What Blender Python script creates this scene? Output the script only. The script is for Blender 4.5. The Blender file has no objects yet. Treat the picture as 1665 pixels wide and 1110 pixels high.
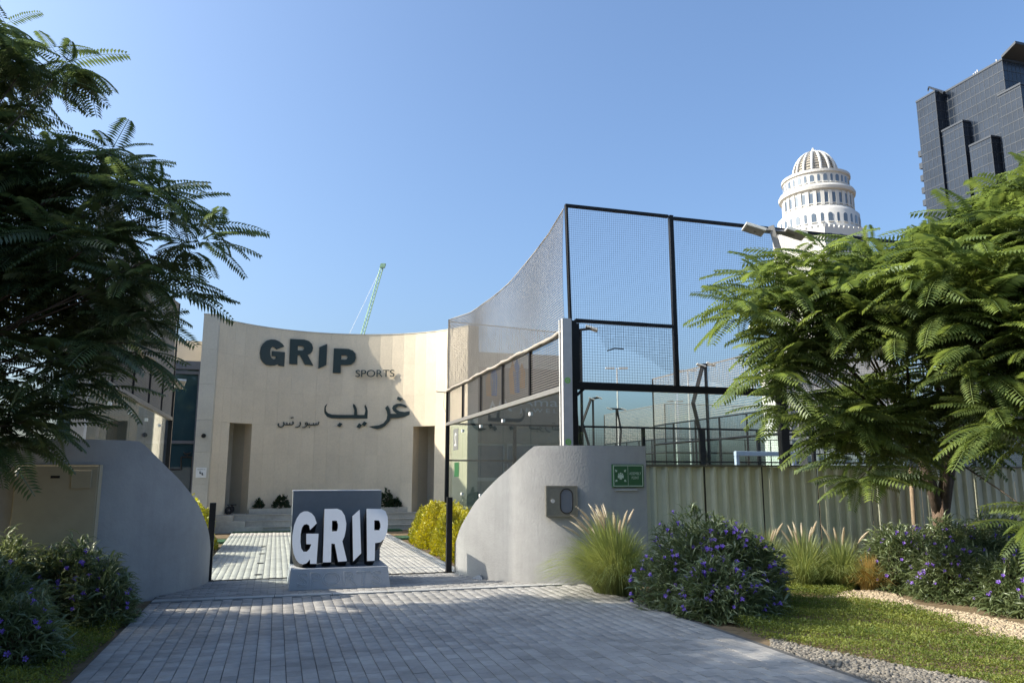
import bpy, bmesh, math, random
import numpy as np
from mathutils import Vector, Matrix
from mathutils.geometry import tessellate_polygon
R_ = math.radians
random.seed(7); rng = np.random.default_rng(7)
scn = bpy.context.scene
col = scn.collection

# ------------------------------------------------------------------ camera, sky, sun, exposure
PF, PCX, PCY, CH = 1250.0, 832.5, 555.0, 1.6
TILT, YAW = math.atan(220/PF), R_(16.8)
cam = bpy.data.objects.new('camera', bpy.data.cameras.new('camera')); col.objects.link(cam)
cam.location = (0, 0, CH); cam.rotation_euler = (math.pi/2+TILT, 0, -YAW)
cam.data.sensor_width = 36; cam.data.lens = 36*PF/1665; cam.data.clip_end = 3000; cam.data.clip_start = .05
scn.camera = cam
SUN_EL, SUN_AZ = R_(35), R_(-79)                 # azimuth from +y, clockwise
world = bpy.data.worlds.new('World'); scn.world = world; world.use_nodes = True
wn = world.node_tree.nodes; wl = world.node_tree.links
bg = wn['Background']; sky = wn.new('ShaderNodeTexSky'); sky.sky_type = 'NISHITA'
sky.sun_disc = False; sky.sun_elevation = SUN_EL; sky.sun_rotation = SUN_AZ
sky.air_density = 1.0; sky.dust_density = 5.0; sky.ozone_density = 3.0; sky.altitude = 0
tint = wn.new('ShaderNodeMix'); tint.data_type = 'RGBA'; tint.blend_type = 'MULTIPLY'; tint.inputs[0].default_value = 1.0
tint.inputs[7].default_value = (.83, .96, 1.06, 1)     # white balance of the hazy sky model
wl.new(sky.outputs[0], tint.inputs[6]); wl.new(tint.outputs[2], bg.inputs['Color']); bg.inputs['Strength'].default_value = 0.108
sl = bpy.data.lights.new('sun', 'SUN'); sl.energy = 3.25; sl.angle = R_(.53); sl.color = (1.0, .91, .76)
sun = bpy.data.objects.new('sun', sl); col.objects.link(sun)
SD = Vector((math.sin(SUN_AZ)*math.cos(SUN_EL), math.cos(SUN_AZ)*math.cos(SUN_EL), math.sin(SUN_EL)))
sun.rotation_euler = (-SD).to_track_quat('-Z', 'Y').to_euler(); sun.location = SD*60
vs = scn.view_settings; vs.view_transform = 'Standard'; vs.look = 'None'; vs.gamma = 1; vs.exposure = 1.32; vs.use_curve_mapping = False
scn.cycles.max_bounces = 8; scn.cycles.transparent_max_bounces = 32
scn.cycles.caustics_reflective = False; scn.cycles.caustics_refractive = False

# ------------------------------------------------------------------ pixel directions (measuring helpers)
FW = Vector((math.sin(YAW)*math.cos(TILT), math.cos(YAW)*math.cos(TILT), math.sin(TILT)))
RT = Vector((math.cos(YAW), -math.sin(YAW), 0)); UP = RT.cross(FW); CAM = Vector((0, 0, CH))
def ray(x, y): return FW*PF + RT*(x-PCX) + UP*(PCY-y)
def gnd(x, y, z=0.): d = ray(x, y); return CAM + d*((z-CH)/d.z)
def onY(x, y, Y): d = ray(x, y); return CAM + d*(Y/d.y)
def onX(x, y, X): d = ray(x, y); return CAM + d*(X/d.x)
GH = Vector((math.sin(YAW), math.cos(YAW), 0))
def onD(x, y, D): d = ray(x, y); return CAM + d*(D/d.dot(GH))
def onP(x, y, p0, n): d = ray(x, y); return CAM + d*((p0-CAM).dot(n)/d.dot(n))

# ------------------------------------------------------------------ materials
def mat(name, c, rough=.6, var=.10, scale=6., bump=.0, bscale=60., metal=0., spec=.5, rnd=0., c2=None, stain=0., coat=0., streak=0.):
    m = bpy.data.materials.new(name); m.use_nodes = True; nt = m.node_tree; N = nt.nodes; L = nt.links
    b = N['Principled BSDF']; b.inputs['Roughness'].default_value = rough; b.inputs['Metallic'].default_value = metal
    b.inputs['Specular IOR Level'].default_value = spec
    geo = N.new('ShaderNodeNewGeometry')
    no = N.new('ShaderNodeTexNoise'); no.inputs['Scale'].default_value = scale; no.inputs['Detail'].default_value = 6; no.inputs['Roughness'].default_value = .65
    L.new(geo.outputs['Position'], no.inputs['Vector'])
    mx = N.new('ShaderNodeMix'); mx.data_type = 'RGBA'
    a = tuple(max(0, v*(1-var)) for v in c)+(1,); bb = tuple(min(1, v*(1+var)) for v in (c2 or c))+(1,)
    mx.inputs[6].default_value = a; mx.inputs[7].default_value = bb
    rp = N.new('ShaderNodeMapRange'); rp.inputs[1].default_value = .3; rp.inputs[2].default_value = .7
    L.new(no.outputs['Fac'], rp.inputs[0]); L.new(rp.outputs[0], mx.inputs[0])
    out = mx.outputs[2]
    if stain:
        n2 = N.new('ShaderNodeTexNoise'); n2.inputs['Scale'].default_value = 1.1; n2.inputs['Detail'].default_value = 8; n2.inputs['Roughness'].default_value = .7
        L.new(geo.outputs['Position'], n2.inputs['Vector'])
        r2 = N.new('ShaderNodeMapRange'); r2.inputs[1].default_value = .42; r2.inputs[2].default_value = .68; r2.inputs[3].default_value = 1.0; r2.inputs[4].default_value = 1-stain
        L.new(n2.outputs['Fac'], r2.inputs[0])
        hv0 = N.new('ShaderNodeHueSaturation'); L.new(out, hv0.inputs['Color']); L.new(r2.outputs[0], hv0.inputs['Value']); out = hv0.outputs[0]
    if streak:
        mp = N.new('ShaderNodeMapping'); mp.inputs['Scale'].default_value = (3.5, 3.5, .3); L.new(geo.outputs['Position'], mp.inputs[0])
        n3 = N.new('ShaderNodeTexNoise'); n3.inputs['Scale'].default_value = 1.6; n3.inputs['Detail'].default_value = 7; n3.inputs['Roughness'].default_value = .7; L.new(mp.outputs[0], n3.inputs['Vector'])
        r4 = N.new('ShaderNodeMapRange'); r4.inputs[1].default_value = .45; r4.inputs[2].default_value = .75; r4.inputs[3].default_value = 1.0; r4.inputs[4].default_value = 1-streak; L.new(n3.outputs['Fac'], r4.inputs[0])
        h4 = N.new('ShaderNodeHueSaturation'); L.new(out, h4.inputs['Color']); L.new(r4.outputs[0], h4.inputs['Value']); out = h4.outputs[0]
    if rnd:
        oi = N.new('ShaderNodeObjectInfo'); ad = N.new('ShaderNodeMath'); ad.operation = 'ADD'
        L.new(oi.outputs['Random'], ad.inputs[0]); L.new(geo.outputs['Random Per Island'], ad.inputs[1])
        fr = N.new('ShaderNodeMath'); fr.operation = 'FRACT'; L.new(ad.outputs[0], fr.inputs[0])
        r3 = N.new('ShaderNodeMapRange'); r3.inputs[3].default_value = 1-rnd; r3.inputs[4].default_value = 1+rnd
        L.new(fr.outputs[0], r3.inputs[0])
        hv = N.new('ShaderNodeHueSaturation'); L.new(out, hv.inputs['Color']); L.new(r3.outputs[0], hv.inputs['Value']); out = hv.outputs[0]
    L.new(out, b.inputs['Base Color'])
    if bump:
        nb = N.new('ShaderNodeTexNoise'); nb.inputs['Scale'].default_value = bscale; nb.inputs['Detail'].default_value = 4
        L.new(geo.outputs['Position'], nb.inputs['Vector'])
        bp = N.new('ShaderNodeBump'); bp.inputs['Strength'].default_value = bump; bp.inputs['Distance'].default_value = .01
        L.new(nb.outputs['Fac'], bp.inputs['Height']); L.new(bp.outputs[0], b.inputs['Normal'])
    if coat: b.inputs['Coat Weight'].default_value = coat
    return m
def leafmat(name, c, c2, trans=.35, rough=.45, gloss=.06, spread=.35):
    m = bpy.data.materials.new(name); m.use_nodes = True; nt = m.node_tree; N = nt.nodes; L = nt.links
    N.remove(N['Principled BSDF']); out = N['Material Output']
    geo = N.new('ShaderNodeNewGeometry')
    no = N.new('ShaderNodeTexNoise'); no.inputs['Scale'].default_value = 1.6; no.inputs['Detail'].default_value = 3
    L.new(geo.outputs['Position'], no.inputs['Vector'])
    ad = N.new('ShaderNodeMath'); ad.operation = 'MULTIPLY_ADD'; ad.inputs[1].default_value = .55; 
    L.new(geo.outputs['Random Per Island'], ad.inputs[0])
    mr = N.new('ShaderNodeMapRange'); mr.inputs[1].default_value = .35; mr.inputs[2].default_value = .7; mr.inputs[4].default_value = .45
    L.new(no.outputs['Fac'], mr.inputs[0]); L.new(mr.outputs[0], ad.inputs[2])
    mx = N.new('ShaderNodeMix'); mx.data_type = 'RGBA'; mx.inputs[6].default_value = c+(1,); mx.inputs[7].default_value = c2+(1,)
    L.new(ad.outputs[0], mx.inputs[0])
    d = N.new('ShaderNodeBsdfDiffuse'); t = N.new('ShaderNodeBsdfTranslucent'); g = N.new('ShaderNodeBsdfGlossy'); g.inputs['Roughness'].default_value = rough
    g.inputs['Color'].default_value = (.8, .85, .8, 1)
    hv = N.new('ShaderNodeHueSaturation'); hv.inputs['Hue'].default_value = .485; hv.inputs['Saturation'].default_value = 1.15; hv.inputs['Value'].default_value = 1.7
    L.new(mx.outputs[2], d.inputs['Color']); L.new(mx.outputs[2], hv.inputs['Color']); L.new(hv.outputs[0], t.inputs['Color'])
    m1 = N.new('ShaderNodeMixShader'); m1.inputs[0].default_value = trans; L.new(d.outputs[0], m1.inputs[1]); L.new(t.outputs[0], m1.inputs[2])
    m2 = N.new('ShaderNodeMixShader'); m2.inputs[0].default_value = gloss; L.new(m1.outputs[0], m2.inputs[1]); L.new(g.outputs[0], m2.inputs[2])
    L.new(m2.outputs[0], out.inputs[0]); return m
def glassmat(name, tint, refl=1.0, rough=.0, ior=1.5):
    m = bpy.data.materials.new(name); m.use_nodes = True; nt = m.node_tree; N = nt.nodes; L = nt.links
    N.remove(N['Principled BSDF']); out = N['Material Output']
    t = N.new('ShaderNodeBsdfTransparent'); t.inputs[0].default_value = tint+(1,)
    g = N.new('ShaderNodeBsdfGlossy'); g.inputs['Roughness'].default_value = rough; g.inputs[0].default_value = (1, 1, 1, 1)
    geo = N.new('ShaderNodeNewGeometry'); dt_ = N.new('ShaderNodeVectorMath'); dt_.operation = 'DOT_PRODUCT'
    L.new(geo.outputs['Normal'], dt_.inputs[0]); L.new(geo.outputs['Incoming'], dt_.inputs[1])
    ab = N.new('ShaderNodeMath'); ab.operation = 'ABSOLUTE'; L.new(dt_.outputs['Value'], ab.inputs[0])
    om = N.new('ShaderNodeMath'); om.operation = 'SUBTRACT'; om.inputs[0].default_value = 1.0; L.new(ab.outputs[0], om.inputs[1])
    pw = N.new('ShaderNodeMath'); pw.operation = 'POWER'; pw.inputs[1].default_value = 5.0; L.new(om.outputs[0], pw.inputs[0])
    sc_ = N.new('ShaderNodeMath'); sc_.operation = 'MULTIPLY_ADD'; sc_.inputs[1].default_value = .96; sc_.inputs[2].default_value = .04; L.new(pw.outputs[0], sc_.inputs[0])
    mu = N.new('ShaderNodeMath'); mu.operation = 'MULTIPLY'; mu.inputs[1].default_value = refl; L.new(sc_.outputs[0], mu.inputs[0])
    mx = N.new('ShaderNodeMixShader'); L.new(mu.outputs[0], mx.inputs[0]); L.new(t.outputs[0], mx.inputs[1]); L.new(g.outputs[0], mx.inputs[2])
    L.new(mx.outputs[0], out.inputs[0]); return m

M = dict(
    soil=mat('sandy soil', (.17, .13, .085), .95, .3, 5, .5, 40, spec=.0),
    paver=mat('grey concrete paver', (.305, .298, .285), .85, .10, 9, .25, 120, rnd=.14, stain=.30, spec=.25),
    paver2=mat('pale concrete paver', (.42, .40, .36), .85, .10, 9, .25, 120, rnd=.10, stain=.2),
    joint=mat('dark paving joint sand', (.07, .07, .068), .95, .25, 20),
    kerb=mat('pale concrete kerb', (.38, .38, .37), .85, .12, 10, .3, 90, rnd=.06, stain=.2),
    plaster=mat('grey painted plaster', (.365, .363, .358), .75, .05, 2.5, .35, 30, stain=.16, streak=.10),
    plaster2=mat('grey sign board', (.20, .215, .23), .6, .06, 6, .1, 60, stain=.1),
    plinth=mat('pale grey sign plinth', (.40, .42, .45), .65, .05, 5, .1, 60, stain=.12),
    stone=mat('cream limestone', (.67, .575, .43), .75, .05, 22, .35, 70, rnd=.03, c2=(.70, .60, .45), stain=.10),
    stone2=mat('cool limestone', (.52, .485, .405), .75, .07, 22, .3, 70, rnd=.05, stain=.1),
    render=mat('beige wall render', (.52, .46, .37), .8, .05, 6, .1, 60),
    wing=mat('dark grey cladding', (.26, .275, .255), .7, .12, 3, .1, 30),
    banner=mat('brown printed banner', (.27, .215, .165), .7, .1, 2),
    step=mat('stone step', (.47, .44, .38), .8, .12, 12, .3, 70, stain=.25),
    letter=mat('dark green letter paint', (.012, .028, .026), .45, .1, 8),
    black=mat('black powder coated steel', (.010, .010, .011), .45, .2, 12, spec=.25),
    blackm=mat('black sign side', (.010, .010, .011), .5, .2, 12),
    white=mat('white letter face', (.78, .79, .80), .5, .03, 5),
    steel=mat('light grey steel', (.46, .46, .45), .5, .06, 6, metal=.0, stain=.15),
    galv=mat('weathered grey steel', (.21, .205, .195), .5, .1, 10, metal=.3),
    inox=mat('brushed cabinet steel', (.22, .205, .165), .38, .08, 20, metal=.7),
    cab=mat('beige cabinet paint', (.40, .345, .235), .5, .05, 5, stain=.08),
    fence=mat('olive fence sheet', (.54, .55, .425), .30, .06, 4, .03, 30, spec=.6, stain=.15),
    fencecap=mat('dark fence rail', (.10, .10, .075), .6, .1, 5),
    net=mat('grey brown netting', (.30, .27, .23), .8, .1, 3),
    net_backlit=mat('netting painted backlit', (.055, .058, .065), .8, .1, 3),  # same netting, its backlit darkness put into the colour
    wire=mat('black mesh wire', (.03, .03, .03), .5, .1, 3),
    wire_sunlit=mat('mesh wire painted sunlit', (.27, .24, .20), .6, .1, 3),  # black wire coloured pale beige to stand for sunlight on it
    glass=glassmat('court glass', (.90, .945, .93), .75),
    glassd=glassmat('tinted window glass', (.05, .09, .12), 1.6),
    bluepane=mat('dark blue window glass', (.012, .03, .045), .03, .1, 2, spec=.9),
    domecore=mat('brown louvre shade', (.42, .37, .30), .8, .1, .2),
    engrave=mat('pale engraved edge', (.56, .58, .60), .6, .05, 5),
    frame=mat('blue grey window frame', (.05, .06, .085), .4, .1, 6),
    wall_w=mat('white tower stone', (.54, .53, .505), .8, .04, .05),
    win_w=mat('tower window glass', (.10, .13, .17), .15, .1, 1, spec=.8),
    tower=mat('dark curtain wall glass', (.015, .022, .036), .18, .3, .10, spec=.45),
    towerf=mat('dark tower mullion', (.030, .037, .050), .4, .1, .2),
    crane=mat('pale green crane paint', (.30, .50, .33), .6, .1, 1),
    bark=mat('brown bark', (.115, .078, .055), .9, .3, 14, .8, 50),
    limb=mat('dark limb bark', (.075, .055, .04), .9, .3, 14, .6, 50),
    twig=mat('thin twig bark', (.13, .10, .06), .9, .2, 14),
    stake=mat('timber stake', (.22, .165, .11), .9, .2, 18, .3, 60),
    gravel=mat('cream gravel stone', (.36, .29, .20), .9, .1, 9, rnd=.30),
    gravel_shaded=mat('gravel stone painted shaded', (.17, .155, .13), .9, .1, 9, rnd=.35),  # gravel darkened in colour to stand for shade on the near strip
    green=mat('green sign enamel', (.02, .10, .035), .45, .05, 6),
    pale=mat('pale sign print', (.50, .60, .48), .5, .03, 6),
    signw=mat('white sign print', (.70, .70, .68), .5, .03, 6),
    greyp=mat('grey number plate', (.15, .155, .15), .5, .05, 6),
    greens=mat('lime sticker', (.22, .50, .10), .5, .05, 6),
    turf=mat('green artificial turf', (.03, .09, .035), .95, .3, 30, .8, 200),
    lamp=mat('flood lamp housing', (.55, .55, .52), .4, .05, 6),
    lampg=mat('flood lamp glass', (.35, .36, .36), .2, .05, 6),
    bluest=mat('pale blue steel', (.36, .43, .55), .5, .1, 6),
    rubber=mat('black rubber', (.015, .015, .015), .8, .2, 10),
    straw=mat('dry grass litter', (.28, .17, .09), .95, .3, 12),
    logo_b=mat('logo blue', (.05, .12, .30), .6, .05, 3), logo_o=mat('logo orange', (.45, .22, .06), .6, .05, 3), logo_g=mat('logo grey', (.42, .42, .40), .6, .05, 3),
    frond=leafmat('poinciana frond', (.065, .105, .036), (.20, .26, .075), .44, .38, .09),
    frond_shaded=leafmat('poinciana frond painted shaded', (.05, .082, .036), (.13, .18, .065), .38, .4, .10),  # frond colour darkened for the backlit tree seen from its shaded side
    ruel=leafmat('narrow shrub leaf', (.055, .088, .034), (.21, .25, .115), .32, .4, .07),
    hedge=leafmat('golden hedge leaf', (.22, .24, .03), (.62, .55, .07), .3, .5, .05),
    cover=leafmat('ground cover leaf', (.055, .10, .02), (.25, .27, .06), .38, .6, .02),
    blade=leafmat('grass blade', (.12, .18, .05), (.32, .34, .13), .4),
    bladey=leafmat('dry grass blade', (.22, .19, .05), (.42, .27, .09), .35),
    plume=leafmat('feathery plume', (.42, .37, .28), (.60, .54, .42), .45),
    petal=leafmat('violet petal', (.17, .08, .50), (.30, .16, .66), .35),
    dkleaf=leafmat('dark pot leaf', (.012, .030, .012), (.03, .055, .02), .2),
    weed=mat('pale litter', (.35, .30, .2), .9, .2, 10),
)

# ------------------------------------------------------------------ object helpers
def tag(o, label=None, cat=None, group=None, kind=None):
    if label: o['label'] = label
    if cat: o['category'] = cat
    if group: o['group'] = group
    if kind: o['kind'] = kind
    return o
def empty(name, loc=(0, 0, 0), rz=0., **k):
    o = bpy.data.objects.new(name, None); col.objects.link(o); o.location = loc; o.rotation_euler.z = rz; o.empty_display_size = .2
    return tag(o, **k)
def link(name, me, m=None, parent=None, **k):
    o = bpy.data.objects.new(name, me); col.objects.link(o)
    if m is not None and not me.materials: me.materials.append(M[m] if isinstance(m, str) else m)
    if parent is not None:
        o.parent = parent
        o.matrix_parent_inverse = Matrix.Translation(-parent_loc(parent)) if not parent.rotation_euler.z else (Matrix.Translation(parent_loc(parent)) @ Matrix.Rotation(parent.rotation_euler.z, 4, 'Z')).inverted()
    return tag(o, **k)
def parent_loc(p):
    v = p.location.copy()
    while p.parent is not None:
        p = p.parent
        if p.rotation_euler.z == 0 and p.type == 'EMPTY': pass
        break
    return v
class MB:
    def __init__(s): s.v = []; s.f = []
    def poly(s, pts):
        n = len(s.v); s.v += [tuple(p) for p in pts]; s.f.append(tuple(range(n, n+len(pts)))); return s
    def box(s, x0, x1, y0, y1, z0, z1):
        n = len(s.v)
        s.v += [(x0,y0,z0),(x1,y0,z0),(x1,y1,z0),(x0,y1,z0),(x0,y0,z1),(x1,y0,z1),(x1,y1,z1),(x0,y1,z1)]
        s.f += [(n+3,n+2,n+1,n),(n+4,n+5,n+6,n+7),(n,n+1,n+5,n+4),(n+1,n+2,n+6,n+5),(n+2,n+3,n+7,n+6),(n+3,n,n+4,n+7)]; return s
    def obox(s, o, ax, ay, az):           # oriented box: corner + three edge vectors
        n = len(s.v); o, ax, ay, az = map(Vector, (o, ax, ay, az))
        for k in ((0,0,0),(1,0,0),(1,1,0),(0,1,0),(0,0,1),(1,0,1),(1,1,1),(0,1,1)): s.v.append(tuple(o+ax*k[0]+ay*k[1]+az*k[2]))
        s.f += [(n+3,n+2,n+1,n),(n+4,n+5,n+6,n+7),(n,n+1,n+5,n+4),(n+1,n+2,n+6,n+5),(n+2,n+3,n+7,n+6),(n+3,n,n+4,n+7)]; return s
    def tube(s, pts, rad, k=6, cap=True):
        pts = [Vector(p) for p in pts]; rad = rad if isinstance(rad, (list, tuple)) else [rad]*len(pts)
        n = len(s.v); up = Vector((0, 0, 1)); prev = None
        for i, p in enumerate(pts):
            d = (pts[min(i+1, len(pts)-1)]-pts[max(i-1, 0)]).normalized()
            a = prev - d*prev.dot(d) if prev is not None else d.orthogonal()
            if a.length < 1e-4: a = d.orthogonal()
            a.normalize(); b = d.cross(a); prev = a
            for j in range(k):
                t = 2*math.pi*(j+.5)/k; s.v.append(tuple(p+(a*math.cos(t)+b*math.sin(t))*rad[i]))
        for i in range(len(pts)-1):
            for j in range(k):
                q = n+i*k; s.f.append((q+j, q+(j+1)%k, q+k+(j+1)%k, q+k+j))
        if cap: s.f.append(tuple(n+j for j in reversed(range(k)))); s.f.append(tuple(n+(len(pts)-1)*k+j for j in range(k)))
        return s
    def lathe(s, c, prof, k=32, a0=0., a1=2*math.pi):
        n = len(s.v); full = abs(a1-a0-2*math.pi) < 1e-6; kk = k if full else k+1
        for r, z in prof:
            for j in range(kk):
                t = a0+(a1-a0)*j/k; s.v.append((c[0]+r*math.cos(t), c[1]+r*math.sin(t), c[2]+z))
        for i in range(len(prof)-1):
            for j in range(k):
                q = n+i*kk; j2 = (j+1) % kk; s.f.append((q+j, q+j2, q+kk+j2, q+kk+j))
        return s
    def mesh(s, name, m=None, smooth=False):
        me = bpy.data.meshes.new(name); me.from_pydata(s.v, [], s.f); me.update()
        if smooth: me.polygons.foreach_set('use_smooth', [True]*len(me.polygons))
        if m: me.materials.append(M[m] if isinstance(m, str) else m)
        return me
    def build(s, name, m, parent=None, smooth=False, bevel=0., **k):
        me = s.mesh(name, m, smooth)
        if bevel:
            bm = bmesh.new(); bm.from_mesh(me); bmesh.ops.remove_doubles(bm, verts=bm.verts, dist=1e-5)
            bmesh.ops.bevel(bm, geom=[e for e in bm.edges if len(e.link_faces) == 2 and e.calc_face_angle(0) > .5], offset=bevel, segments=2, affect='EDGES', profile=.5)
            bm.to_mesh(me); bm.free()
        return link(name, me, None, parent, **k)
def extrude_poly(loops, P, n, depth):
    """loops: 2D outlines (first outer, then holes); P maps 2D -> 3D point on the front plane; n front normal; returns front MB and body MB"""
    tri = tessellate_polygon([[Vector((x, y, 0)) for x, y in l] for l in loops])
    flat = [P(x, y) for l in loops for x, y in l]
    n = Vector(n).normalized(); body = MB(); N = len(flat)
    body.v = [tuple(p) for p in flat]+[tuple(p-n*depth) for p in flat]
    for t in tri:
        a, b, c = t
        if (flat[b]-flat[a]).cross(flat[c]-flat[a]).dot(n) < 0: a, c = c, a
        body.f.append((a, b, c)); body.f.append((c+N, b+N, a+N))
    k = 0
    for l in loops:
        m = len(l)
        for i in range(m): body.f.append((k+i, k+(i+1) % m, N+k+(i+1) % m, N+k+i))
        k += m
    return body
def smooth_loop(pts, it=2):
    for _ in range(it):
        q = []
        for i in range(len(pts)):
            a, b = pts[i], pts[(i+1) % len(pts)]
            q += [(a[0]*.75+b[0]*.25, a[1]*.75+b[1]*.25), (a[0]*.25+b[0]*.75, a[1]*.25+b[1]*.75)]
        pts = q
    return pts
def arr_mesh(name, V, Q, m, parent=None, **k):
    """V (n,3) array, Q (f,3|4) int array -> object"""
    me = bpy.data.meshes.new(name); V = np.asarray(V, np.float32); Q = np.asarray(Q, np.int32)
    me.vertices.add(len(V)); me.vertices.foreach_set('co', V.ravel()); w = Q.shape[1]
    me.loops.add(Q.size); me.loops.foreach_set('vertex_index', Q.ravel())
    me.polygons.add(len(Q)); me.polygons.foreach_set('loop_start', np.arange(0, Q.size, w, dtype=np.int32))
    me.update(calc_edges=True); me.materials.append(M[m] if isinstance(m, str) else m)
    return link(name, me, None, parent, **k)
def instances(base_v, base_q, pos, X, Y, Z, s):
    """place base verts with axes X,Y,Z (n,3), scale s (n,), at pos"""
    n = len(pos); bv = base_v
    V = pos[:, None, :] + s[:, None, None]*(bv[None, :, 0, None]*X[:, None, :] + bv[None, :, 1, None]*Y[:, None, :] + bv[None, :, 2, None]*Z[:, None, :])
    Q = base_q[None] + (np.arange(n)*len(bv))[:, None, None]
    return V.reshape(-1, 3), Q.reshape(-1, base_q.shape[1])
def frames(D, roll=None):
    D = D/np.linalg.norm(D, axis=1, keepdims=True)
    up = np.tile(np.array([0, 0, 1.]), (len(D), 1)); up += rng.normal(0, .001, up.shape)
    Y = np.cross(up, D); Y /= np.linalg.norm(Y, axis=1, keepdims=True); Z = np.cross(D, Y)
    if roll is not None:
        c, s = np.cos(roll)[:, None], np.sin(roll)[:, None]; Y, Z = Y*c+Z*s, Z*c-Y*s
    return D, Y, Z

# text meshes first, while the scene is light
def text_mesh(txt, size=1., outline=0., font=None, sx=1.0):
    cu = bpy.data.curves.new('txt', 'FONT'); cu.body = txt; cu.size = size; cu.align_x = 'CENTER'; cu.align_y = 'CENTER'
    if outline: cu.fill_mode = 'NONE'; cu.bevel_depth = outline; cu.bevel_resolution = 0; cu.resolution_u = 4
    o = bpy.data.objects.new('txt', cu); col.objects.link(o); bpy.context.view_layer.update()
    me = bpy.data.meshes.new_from_object(o.evaluated_get(bpy.context.evaluated_depsgraph_get()))
    bpy.data.objects.remove(o); bpy.data.curves.remove(cu)
    me.materials.clear()
    v = np.empty(len(me.vertices)*3, np.float32); me.vertices.foreach_get('co', v); v = v.reshape(-1, 3)
    lo, hi = v.min(0), v.max(0); v -= (lo+hi)/2; me['w'] = float(hi[0]-lo[0]); me['h'] = float(hi[1]-lo[1])
    me.vertices.foreach_set('co', v.ravel()); me.update(); return me
def put_text(me, name, m, center, u, v, width, height, parent=None, thick=0., **k):
    """fit a text mesh to width x height in the plane (u, v) around center"""
    me = me.copy(); co = np.empty(len(me.vertices)*3, np.float32); me.vertices.foreach_get('co', co); co = co.reshape(-1, 3)
    lo, hi = co.min(0), co.max(0); a = width/(hi[0]-lo[0]); b = height/(hi[1]-lo[1])
    u, v = np.array(Vector(u).normalized()), np.array(Vector(v).normalized()); n = np.cross(u, v)
    W = np.array(center)[None]+co[:, :1]*a*u+co[:, 1:2]*b*v+co[:, 2:3]*n
    me.vertices.foreach_set('co', W.astype(np.float32).ravel())
    if thick:
        bm = bmesh.new(); bm.from_mesh(me); r = bmesh.ops.extrude_face_region(bm, geom=bm.faces[:])
        for g in r['geom']:
            if isinstance(g, bmesh.types.BMVert): g.co += Vector(n)*thick
        bm.to_mesh(me); bm.free()
    me.update(); return link(name, me, m, parent, **k)
T = dict(sports=text_mesh('SPORTS'), sportso=text_mesh('SPORTS', 1, .010), assembly=text_mesh('ASSEMBLY'), point=text_mesh('POINT'),
         two=text_mesh('2'), amaal=text_mesh('Amaal'), jewel=text_mesh('J E W E L'), recep=text_mesh('RECEPTION'), g=text_mesh('G'))

# ================================================================== SETTING
g = MB(); g.poly([(-900, -900, 0), (900, -900, 0), (900, 900, 0), (-900, 900, 0)]); g.build('ground', 'soil', kind='structure')
FX0, FX1, GATE_Y, KERB_Y = -1.45, 4.52, 12.9, 11.0
# forecourt paving: base bed, single pavers
pv = MB().box(FX0, FX1, -2, GATE_Y-.03, .0, .035).build('forecourt_paving', 'joint', kind='structure')
PW, PL, GAP = .122, .158, .0055
def paver_mesh(w, l, z0, z1, b=.004):
    m = MB(); m.v = [(0,0,z0),(w,0,z0),(w,l,z0),(0,l,z0),(0,0,z1-b),(w,0,z1-b),(w,l,z1-b),(0,l,z1-b),(b,b,z1),(w-b,b,z1),(w-b,l-b,z1),(b,l-b,z1)]
    m.f = [(0,1,5,4),(1,2,6,5),(2,3,7,6),(3,0,4,7),(4,5,9,8),(5,6,10,9),(6,7,11,10),(7,4,8,11),(8,9,10,11)]; return m
pm = paver_mesh(PW-.0058, PL-.003, .03, .05, .002); pme = pm.mesh('paver', 'paver')
slots = []
ncol = int((FX1-FX0)/PW)
for i in range(ncol):
    off = (i % 2)*PL*.5 + random.uniform(-.012, .012)
    for j in range(int(8.9/PL)):
        slots.append((FX0+i*PW+.02, 2.0+off+j*PL))
def vis(x, y):
    v = Vector((x, y, 0))-CAM; z = v.dot(FW); px = PCX+PF*v.dot(RT)/z; py = PCY-PF*v.dot(UP)/z
    return z > 0 and -10 < px < 1675 and py < 1118
seen = sorted([s for s in slots if vis(*s)], key=lambda s: s[1])
big = set(seen[:300])
def paver_field(slots, pm, mt, parent, name='paver_field'):
    n = len(slots); bv = np.array(pm.v); V = np.tile(bv[None], (n, 1, 1)); P = np.zeros((n, 1, 3)); P[:, 0, :2] = np.array(slots)
    P[:, 0, 2] = rng.normal(0, .0012, n); V = V+P; Q = np.array(pm.f)[None]+(np.arange(n)*len(bv))[:, None, None]
    return arr_mesh(name, V.reshape(-1, 3), Q.reshape(-1, 4), mt, parent, kind='stuff')
for s in seen[:300]:
    o = link('paver', pme, None, pv); o.location = (s[0], s[1], random.gauss(0, .0012))
paver_field([s for s in slots if s not in big], pm, 'paver', pv)
# strip between kerb and gate
pm2 = paver_mesh(.2-.006, .1-.006, .03, .05)
paver_field([(FX0+.02+i*.2+(j % 2)*.1, KERB_Y+.16+j*.1) for j in range(17) for i in range(29)], pm2, 'paver', pv)
kb = MB()
for i in range(8):
    x = FX0+.02+i*.745; k = MB().box(x, x+.738, KERB_Y, KERB_Y+.15, .03, .053).build('kerb_stone', 'kerb', pv, bevel=.004)
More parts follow.
